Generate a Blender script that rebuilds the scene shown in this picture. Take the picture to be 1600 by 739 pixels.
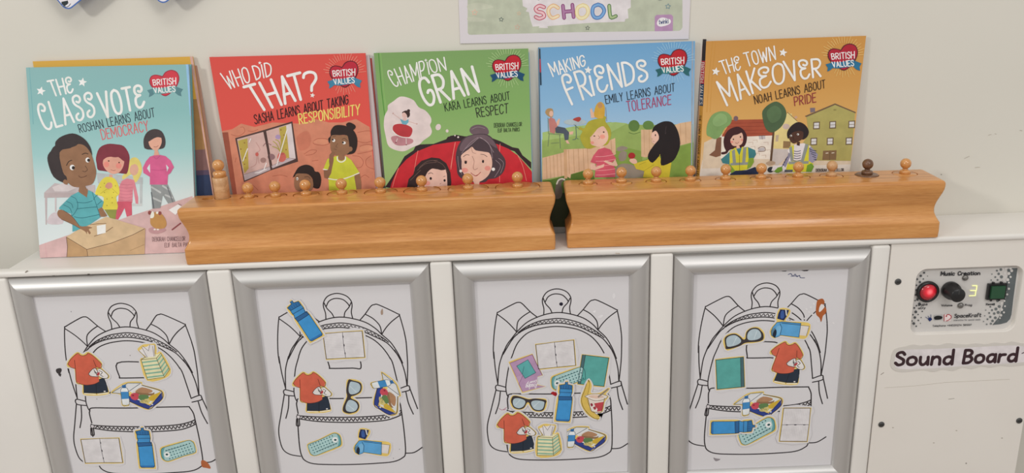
import bpy, bmesh, math, random
from mathutils import Vector, Matrix
for o in list(bpy.data.objects): bpy.data.objects.remove(o)
SC = bpy.context.scene; COL = SC.collection
ZO = 0.60                      # frame tops stand 0.60 m above the floor

# ---------------------------------------------------------------- camera
CAM=[1316.747080849971, 0.611765790040732, -0.967521694216192, 0.33843130531366833, -0.0018794353021923348, -0.30934890584358976, 0.036936711332019166]
cam = bpy.data.cameras.new('camera'); camo = bpy.data.objects.new('camera', cam); COL.objects.link(camo)
_f, _cx, _cy, _cz, _a, _b, _c = CAM
Rm = Matrix.Rotation(_a, 3, 'Z') @ Matrix.Rotation(_b, 3, 'X') @ Matrix.Rotation(_c, 3, 'Y')
right, fwd, up = Rm.col[0], Rm.col[1], Rm.col[2]
M4 = Matrix((right, up, -fwd)).transposed().to_4x4(); M4.translation = Vector((_cx, _cy, _cz + ZO))
camo.matrix_world = M4
cam.sensor_fit = 'HORIZONTAL'; cam.sensor_width = 36.0; cam.lens = _f / 1600 * 36; cam.clip_start = 0.01
SC.camera = camo
# ---------------------------------------------------------------- light, exposure
SC.view_settings.view_transform = 'Standard'; SC.view_settings.look = 'None'
SC.view_settings.gamma = 1; SC.view_settings.exposure = -0.06; SC.view_settings.use_curve_mapping = False
wd = bpy.data.worlds.new('world'); SC.world = wd; wd.use_nodes = True
bg = wd.node_tree.nodes['Background']; bg.inputs[0].default_value = (1.0, 0.985, 0.955, 1); bg.inputs[1].default_value = 0.55
def area(name, loc, target, sx, sy, power, col):
    l = bpy.data.lights.new(name, 'AREA'); l.shape = 'RECTANGLE'; l.size = sx; l.size_y = sy; l.energy = power; l.color = col
    o = bpy.data.objects.new(name, l); COL.objects.link(o); o.location = loc
    o.rotation_euler = (Vector(target) - Vector(loc)).to_track_quat('-Z', 'Y').to_euler(); return o
area('ceiling_panel_light', (0.55, -1.10, 2.55), (0.55, -0.75, 0.6), 1.2, 0.6, 9, (1.0, 0.975, 0.94))
area('left_room_light', (-1.35, -1.75, 1.78), (0.3, 0.0, 0.75), 0.22, 0.22, 17, (1.0, 0.98, 0.93))
area('right_room_light', (1.7, -2.3, 2.3), (0.9, 0.0, 0.7), 0.7, 0.7, 16, (1.0, 0.965, 0.94))

# ---------------------------------------------------------------- helpers
ILL = 0.86
def lin(c): return c / 12.92 if c <= 0.04045 else ((c + 0.055) / 1.055) ** 2.4
def rgblin(r, g, b): return [min(0.93, lin(c / 255) / ILL) for c in (r, g, b)]
def hexlin(h): return [min(0.93, lin(int(h[i:i + 2], 16) / 255) / ILL) for i in (0, 2, 4)]
MATS = {}
def mat(name, col, rough=0.5, metal=0.0, spec=0.5, coat=0.0, emit=None, estr=0.0):
    if name in MATS: return MATS[name]
    m = bpy.data.materials.new(name); m.use_nodes = True; b = m.node_tree.nodes['Principled BSDF']
    b.inputs['Base Color'].default_value = (*col, 1); b.inputs['Roughness'].default_value = rough; b.inputs['Metallic'].default_value = metal
    b.inputs['Specular IOR Level'].default_value = spec; b.inputs['Coat Weight'].default_value = coat
    if emit: b.inputs['Emission Color'].default_value = (*emit, 1); b.inputs['Emission Strength'].default_value = estr
    MATS[name] = m; return m
def ink(r, g, b):
    k = 'ink %d %d %d' % (r, g, b)
    if k in MATS: return MATS[k]
    m = mat(k, rgblin(r, g, b), 0.45, spec=0.3)          # printed watercolour: a faint mottle of the one colour
    c = rgblin(r, g, b); noisy(m, [x * 0.93 for x in c], [min(0.95, x * 1.08) for x in c], 70, 3); return m
def noisy(m, c1, c2, scale, detail=4, stretch=(1, 1, 1), lo=0.35, hi=0.65, bump=0.0, rough=None):
    nt = m.node_tree; b = nt.nodes['Principled BSDF']
    tc = nt.nodes.new('ShaderNodeTexCoord'); mp = nt.nodes.new('ShaderNodeMapping'); mp.inputs['Scale'].default_value = stretch
    n = nt.nodes.new('ShaderNodeTexNoise'); n.inputs['Scale'].default_value = scale; n.inputs['Detail'].default_value = detail
    r = nt.nodes.new('ShaderNodeValToRGB'); r.color_ramp.elements[0].position = lo; r.color_ramp.elements[1].position = hi
    r.color_ramp.elements[0].color = (*c1, 1); r.color_ramp.elements[1].color = (*c2, 1)
    nt.links.new(tc.outputs['Object'], mp.inputs[0]); nt.links.new(mp.outputs[0], n.inputs['Vector']); nt.links.new(n.outputs['Fac'], r.inputs[0]); nt.links.new(r.outputs[0], b.inputs['Base Color'])
    if bump:
        bp = nt.nodes.new('ShaderNodeBump'); bp.inputs['Strength'].default_value = bump; bp.inputs['Distance'].default_value = 0.001
        nt.links.new(n.outputs['Fac'], bp.inputs['Height']); nt.links.new(bp.outputs[0], b.inputs['Normal'])
    return r
class MB:
    """collects faces with their materials; build() links them as one mesh object"""
    def __init__(s): s.v = []; s.f = []; s.m = []; s.mats = []; s.sm = []
    def mi(s, m):
        if m not in s.mats: s.mats.append(m)
        return s.mats.index(m)
    def poly(s, pts, m, smooth=False):
        k = len(s.v); s.v += [tuple(p) for p in pts]; s.f.append(tuple(range(k, k + len(pts)))); s.m.append(s.mi(m)); s.sm.append(smooth)
    def grid(s, rows, m, closed=True, smooth=True, cap0=False, cap1=False):
        k = len(s.v); n = len(rows[0]); i_ = s.mi(m)
        for r in rows: s.v += [tuple(p) for p in r]
        for i in range(len(rows) - 1):
            for j in range(n if closed else n - 1):
                a = k + i * n + j; b = k + i * n + (j + 1) % n
                s.f.append((a, b, b + n, a + n)); s.m.append(i_); s.sm.append(smooth)
        if cap0: s.f.append(tuple(range(k + n - 1, k - 1, -1))); s.m.append(i_); s.sm.append(False)
        if cap1: s.f.append(tuple(range(k + (len(rows) - 1) * n, k + len(rows) * n))); s.m.append(i_); s.sm.append(False)
    def box(s, x0, x1, y0, y1, z0, z1, m):
        P = [(x0, y0, z0), (x1, y0, z0), (x1, y1, z0), (x0, y1, z0), (x0, y0, z1), (x1, y0, z1), (x1, y1, z1), (x0, y1, z1)]
        s.solid(P, m)
    def solid(s, P, m, smooth=False):
        k = len(s.v); s.v += [tuple(p) for p in P]
        for f in ((0, 3, 2, 1), (4, 5, 6, 7), (0, 1, 5, 4), (1, 2, 6, 5), (2, 3, 7, 6), (3, 0, 4, 7)):
            s.f.append(tuple(k + q for q in f)); s.m.append(s.mi(m)); s.sm.append(smooth)
    def lathe(s, prof, m, n=24, axis='z', c=(0, 0, 0), caps=(True, True), smooth=True):
        rows = []
        for r, h in prof:
            row = []
            for i in range(n):
                a = 2 * math.pi * i / n; u, w = r * math.cos(a), r * math.sin(a)
                row.append((c[0] + u, c[1] + w, c[2] + h) if axis == 'z' else (c[0] + u, c[1] - h, c[2] + w))
            rows.append(row)
        s.grid(rows, m, True, smooth, caps[0], caps[1])
    def build(s, name, parent=None, loc=None, mw=None, bevel=0.0, segs=2):
        me = bpy.data.meshes.new(name); me.from_pydata(s.v, [], s.f)
        for m in s.mats: me.materials.append(m)
        me.polygons.foreach_set('material_index', s.m); me.polygons.foreach_set('use_smooth', s.sm); me.update()
        o = bpy.data.objects.new(name, me); COL.objects.link(o)
        if parent: o.parent = parent
        if mw is not None: o.matrix_world = mw
        if loc is not None: o.location = loc
        if bevel:
            bm = bmesh.new(); bm.from_mesh(me); bmesh.ops.remove_doubles(bm, verts=bm.verts, dist=1e-6)
            bmesh.ops.bevel(bm, geom=[e for e in bm.edges if e.calc_face_angle(0) > 0.6], offset=bevel, segments=segs, profile=0.5, affect='EDGES')
            for f in bm.faces: f.smooth = True
            bm.to_mesh(me); bm.free()
            try: me.set_sharp_from_angle(angle=0.7)
            except Exception: pass
        return o
def thing(name, label, cat, loc=(0, 0, 0), group=None, mw=None):
    o = bpy.data.objects.new(name, None); COL.objects.link(o); o.empty_display_size = 0.02
    if mw is not None: o.matrix_world = mw
    else: o.location = loc
    tag(o, label, cat, group); return o
def tag(o, label, cat, group=None):
    o['label'] = label; o['category'] = cat
    if group: o['group'] = group
    return o
def struct(o): o['kind'] = 'structure'; return o
def frame_of(S):
    O, ex, ey = Vector(S[0]), Vector(S[1]), Vector(S[2]); n = ex.cross(ey)
    m = Matrix((ex, -n, ey)).transposed().to_4x4(); m.translation = O + Vector((0, 0, ZO)); return m
# ---------------------------------------------------------------- stroke lettering (unit height 1; '~' marks a curved stroke)
def _g(s):
    out = []
    for t in s.split(';'):
        sm = t.startswith('~'); v = [float(x) for x in t.strip('~ ').split()]; out.append((sm, list(zip(v[::2], v[1::2]))))
    return out
GL = {k: (w, _g(s)) for k, w, s in [
 ('A', .46, '0 0 .23 1;.23 1 .46 0;.08 .33 .38 .33'), ('B', .40, '0 0 0 1;~0 1 .25 .98 .35 .78 .22 .55 0 .53;~0 .53 .28 .5 .4 .27 .26 .03 0 0'),
 ('C', .42, '~.42 .8 .32 .98 .12 .95 0 .7 0 .3 .12 .04 .3 .02 .42 .2'), ('D', .42, '0 0 0 1;~0 1 .2 .97 .4 .75 .42 .4 .3 .1 0 0'),
 ('E', .36, '0 0 0 1;0 1 .36 1;0 .52 .3 .52;0 0 .36 0'), ('F', .36, '0 0 0 1;0 1 .36 1;0 .52 .3 .52'),
 ('G', .44, '~.42 .8 .32 .98 .12 .95 0 .7 0 .3 .12 .03 .3 .03 .43 .25 .42 .48 .3 .52 .24 .45'), ('H', .42, '0 0 0 1;.42 0 .42 1;0 .5 .42 .5'),
 ('I', .06, '.03 0 .03 1'), ('J', .3, '~.3 1 .3 .2 .15 0 0 .15'), ('K', .40, '0 0 0 1;.38 1 .02 .45;.1 .52 .4 0'), ('L', .34, '0 1 0 0;0 0 .34 0'),
 ('M', .56, '0 0 0 1;0 1 .28 .3;.28 .3 .56 1;.56 1 .56 0'), ('N', .44, '0 0 0 1;0 1 .44 0;.44 0 .44 1'),
 ('O', .44, '~.22 1 .06 .88 0 .5 .06 .12 .22 0 .38 .12 .44 .5 .38 .88 .22 1'), ('P', .38, '0 0 0 1;~0 1 .28 .98 .38 .75 .26 .48 0 .45'),
 ('Q', .44, '~.22 1 .06 .88 0 .5 .06 .12 .22 0 .38 .12 .44 .5 .38 .88 .22 1;.26 .22 .46 -.08'), ('R', .40, '0 0 0 1;~0 1 .28 .98 .38 .75 .26 .5 0 .47;.12 .47 .4 0'),
 ('S', .38, '~.37 .82 .25 1 .06 .93 .03 .72 .2 .55 .36 .38 .35 .1 .15 0 0 .17'), ('T', .40, '.2 0 .2 1;0 1 .40 1'), ('U', .42, '~0 1 0 .3 .08 .04 .21 0 .34 .04 .42 .3 .42 1'),
 ('V', .44, '0 1 .22 0;.22 0 .44 1'), ('W', .62, '0 1 .16 0;.16 0 .31 .75;.31 .75 .46 0;.46 0 .62 1'), ('X', .4, '0 0 .4 1;0 1 .4 0'), ('Y', .42, '0 1 .21 .5;.42 1 .21 .5;.21 .5 .21 0'), ('Z', .4, '0 1 .4 1;.4 1 0 0;0 0 .4 0'),
 # curly title letters
 ('€', .42, '~.20 .75 .29 .70 .38 .78 .36 .92 .22 1 .06 .94 .02 .76 .10 .60 .27 .55;~.27 .55 .04 .47 0 .2 .1 .02 .28 .02 .42 .2'),
 ('$', .42, '~.18 .76 .28 .71 .38 .80 .34 .94 .2 1 .05 .93 .03 .76 .12 .62 .28 .50 .39 .34 .37 .12 .2 0 .04 .06 .03 .21 .15 .28'),
 ('(', .46, '~.19 .74 .30 .71 .37 .83 .29 .97 .14 .98 .03 .8 0 .5 .06 .14 .22 0 .38 .06 .46 .22'),
 ('£', .44, '~.2 .74 .3 .71 .39 .8 .36 .94 .22 1 .06 .92 .02 .6 .08 0;.05 .5 .34 .52'), ('|', .06, '.03 0 .03 .95'),
 # lower case
 ('a', .42, '~.38 .55 .2 .62 .04 .48 .02 .2 .14 .02 .3 .1 .38 .35;.38 .62 .42 0'), ('b', .4, '0 1 0 0;~0 .3 .1 .55 .25 .6 .38 .45 .36 .12 .18 0 0 .15'),
 ('c', .36, '~.36 .5 .22 .62 .05 .5 .02 .2 .16 0 .36 .1'), ('d', .44, '~.38 .5 .22 .6 .05 .48 .02 .2 .16 .01 .32 .1 .38 .3;.38 1.12 .42 0'),
 ('e', .4, '~.02 .34 .38 .34 .34 .54 .18 .62 .03 .45 .02 .18 .16 0 .38 .1'), ('f', .3, '~.3 .95 .18 1 .1 .85 .1 0;0 .58 .26 .58'), ('g', .4, '~.36 .55 .2 .62 .04 .48 .04 .2 .16 .05 .3 .12 .36 .3;~.36 .6 .36 -.1 .25 -.28 .05 -.25'),
 ('h', .38, '0 1 0 0;~0 .35 .12 .58 .28 .58 .36 .4 .38 0'), ('i', .06, '.03 0 .03 .6;.03 .84 .03 .88'), ('k', .34, '0 1 0 0;.32 .6 .02 .25;.1 .32 .34 0'), ('l', .06, '.03 0 .03 1'),
 ('m', .58, '0 0 0 .6;~0 .4 .1 .58 .22 .56 .27 .4 .28 0;~.28 .4 .4 .58 .52 .56 .57 .4 .58 0'), ('n', .38, '0 0 0 .6;~0 .38 .12 .58 .27 .58 .36 .4 .38 0'),
 ('o', .42, '~.21 .62 .05 .52 0 .3 .06 .08 .21 0 .37 .09 .42 .32 .35 .54 .21 .62'), ('p', .4, '0 .6 0 -.3;~0 .4 .12 .6 .28 .58 .38 .4 .34 .12 .18 .02 0 .15'),
 ('r', .28, '0 0 0 .6;~0 .38 .1 .56 .28 .58'), ('s', .34, '~.32 .52 .18 .62 .04 .5 .16 .34 .32 .22 .24 .03 .02 .08'), ('t', .3, '~.12 .9 .12 .15 .18 0 .3 .06;0 .6 .28 .6'),
 ('u', .4, '~0 .6 .02 .2 .12 0 .26 .06 .36 .3;.36 .6 .4 0'), ('v', .36, '0 .6 .18 0;.18 0 .36 .6'), ('w', .5, '0 .6 .12 0;.12 0 .25 .45;.25 .45 .38 0;.38 0 .5 .6'), ('y', .38, '0 .6 .2 .05;.38 .6 .1 -.3'), ('x', .34, '0 0 .34 .6;0 .6 .34 0'),
 ('0', .4, '~.2 1 .04 .85 0 .5 .04 .15 .2 0 .36 .15 .4 .5 .36 .85 .2 1'), ('1', .2, '0 .8 .15 1;.15 1 .15 0'), ('2', .38, '~0 .8 .15 1 .34 .9 .34 .65 0 0;0 0 .38 0'), ('4', .4, '.3 0 .3 1;.3 1 0 .3;0 .3 .4 .3'),
 ('5', .38, '.36 1 .04 1;.04 1 .02 .55;~.02 .55 .25 .62 .38 .35 .25 .02 0 .1'), ('7', .36, '0 1 .36 1;.36 1 .1 0'), ('8', .38, '~.19 1 .04 .85 .08 .6 .3 .45 .36 .2 .19 0 .02 .2 .08 .42 .3 .6 .34 .85 .19 1'), ('+', .34, '.17 .2 .17 .8;0 .5 .34 .5'), (')', .2, '~0 1.05 .16 .75 .16 .25 0 -.05'), (' ', .3, '0 0 0 0')]}
GL['('] = GL['(']
def catmull(P, closed, k):
    n = len(P); out = []
    for i in range(n if closed else n - 1):
        if closed: a, b, c, d = P[i - 1], P[i], P[(i + 1) % n], P[(i + 2) % n]
        else: a, b, c, d = P[max(i - 1, 0)], P[i], P[i + 1], P[min(i + 2, n - 1)]
        for j in range(k):
            t = j / k; t2 = t * t; t3 = t2 * t
            out.append(tuple(.5 * (2 * b[q] + (c[q] - a[q]) * t + (2 * a[q] - 5 * b[q] + 4 * c[q] - d[q]) * t2 + (3 * b[q] - a[q] - 3 * c[q] + d[q]) * t3) for q in (0, 1)))
    if not closed: out.append(P[-1])
    return out
def clip2(P, Q):
    """Sutherland-Hodgman against the convex counter-clockwise polygon Q"""
    for i in range(len(Q)):
        a, b = Q[i], Q[(i + 1) % len(Q)]; out = []
        side = lambda p: (b[0] - a[0]) * (p[1] - a[1]) - (b[1] - a[1]) * (p[0] - a[0])
        for j in range(len(P)):
            p, q = P[j - 1], P[j]; sp, sq = side(p), side(q)
            if (sp >= 0) != (sq >= 0): t = sp / (sp - sq); out.append((p[0] + (q[0] - p[0]) * t, p[1] + (q[1] - p[1]) * t))
            if sq >= 0: out.append(q)
        P = out
        if len(P) < 3: return []
    return P
def ribbon(P, w):
    """faces of a stroke of width w along P, with round ends"""
    Q = [P[0]]
    for p in P[1:]:
        if math.hypot(p[0] - Q[-1][0], p[1] - Q[-1][1]) > w * .12: Q.append(p)
    if len(Q) < 2: Q.append((Q[0][0] + w * .15, Q[0][1]))
    loop = len(P) > 4 and math.hypot(P[0][0] - P[-1][0], P[0][1] - P[-1][1]) < w * .05
    n = len(Q); L = []; R = []; h = w / 2
    for i in range(n):
        d0 = (Q[i][0] - Q[i - 1][0], Q[i][1] - Q[i - 1][1]) if i else None
        d1 = (Q[i + 1][0] - Q[i][0], Q[i + 1][1] - Q[i][1]) if i < n - 1 else None
        if loop and i == 0: d0 = (P[0][0] - Q[-2][0], P[0][1] - Q[-2][1])
        if loop and i == n - 1: Q[-1] = P[0]; d0 = (P[0][0] - Q[-2][0], P[0][1] - Q[-2][1]); d1 = (Q[1][0] - P[0][0], Q[1][1] - P[0][1])
        d0 = d0 or d1; d1 = d1 or d0
        l0 = math.hypot(*d0); l1 = math.hypot(*d1); u0 = (d0[0] / l0, d0[1] / l0); u1 = (d1[0] / l1, d1[1] / l1)
        t = (u0[0] + u1[0], u0[1] + u1[1]); lt = math.hypot(*t)
        if lt < .3: t = u1; lt = 1
        t = (t[0] / lt, t[1] / lt); k = h / max(.62, t[0] * u1[0] + t[1] * u1[1])
        L.append((Q[i][0] - t[1] * k, Q[i][1] + t[0] * k)); R.append((Q[i][0] + t[1] * k, Q[i][1] - t[0] * k))
        if i == 0: u_s = u1
        if i == n - 1: u_e = u0
    F = [[R[i], R[i + 1], L[i + 1], L[i]] for i in range(n - 1)]
    if loop: return F
    a0 = math.atan2(u_s[1], u_s[0]); a1 = math.atan2(u_e[1], u_e[0])
    F.append([(Q[0][0] + h * math.cos(a0 + math.pi / 2 + math.pi * j / 5), Q[0][1] + h * math.sin(a0 + math.pi / 2 + math.pi * j / 5)) for j in range(6)])
    F.append([(Q[-1][0] + h * math.cos(a1 - math.pi / 2 + math.pi * j / 5), Q[-1][1] + h * math.sin(a1 - math.pi / 2 + math.pi * j / 5)) for j in range(6)])
    return F
def art(mb, ops, pos, h0=1.5e-5, dh=4e-6, clip=None, U=1e-4, glow=None):
    """prints the op list on a surface; pos(x, y, h) maps the surface's own metres and a height above it to a point"""
    h = h0
    def put(P, m, hh):
        if clip: P = clip2(P, clip)
        if len(P) > 2: mb.poly([pos(x, y, hh) for x, y in P], m)
    for op in ops:
        kind = op[0]; m = glow or ink(*op[1:4])
        if kind == 2:                                   # lettering: stroke width, four corners, text
            w = op[4] * U; v = op[5:13]; text = op[13]
            BL, BR, TR, TL = [(v[2 * i] * U, v[2 * i + 1] * U) for i in range(4)]
            tot = sum(GL[c][0] for c in text) + .17 * (len(text) - 1); x = 0
            for c in text:
                g, st = GL[c]
                for si, (sm, P) in enumerate(st):
                    if c == ' ': continue
                    if sm: P = catmull(P, False, 4)
                    W = []
                    for (a, b) in P:
                        s = (x + a) / tot
                        lo = (BL[0] + (BR[0] - BL[0]) * s, BL[1] + (BR[1] - BL[1]) * s); hi = (TL[0] + (TR[0] - TL[0]) * s, TL[1] + (TR[1] - TL[1]) * s)
                        W.append((lo[0] + (hi[0] - lo[0]) * b, lo[1] + (hi[1] - lo[1]) * b))
                    for f in ribbon(W, w): put(f, m, h + si * 2e-6)
                x += g + .17
            h += dh + 6e-6
        elif kind == 0:                                 # filled outline: smooth flag, points
            v = [q * U for q in op[5:]]; P = list(zip(v[::2], v[1::2]))
            put(catmull(P, True, 3) if op[4] else P, m, h); h += dh
        else:                                           # line: width, smooth flag, points
            v = [q * U for q in op[6:]]; P = list(zip(v[::2], v[1::2]))
            if op[5] and len(P) > 2: P = catmull(P, False, 4)
            for f in ribbon(P, op[4] * U): put(f, m, h)
            h += dh
    return h
def flatpos(x, y, h): return (x, -h, y)

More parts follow.
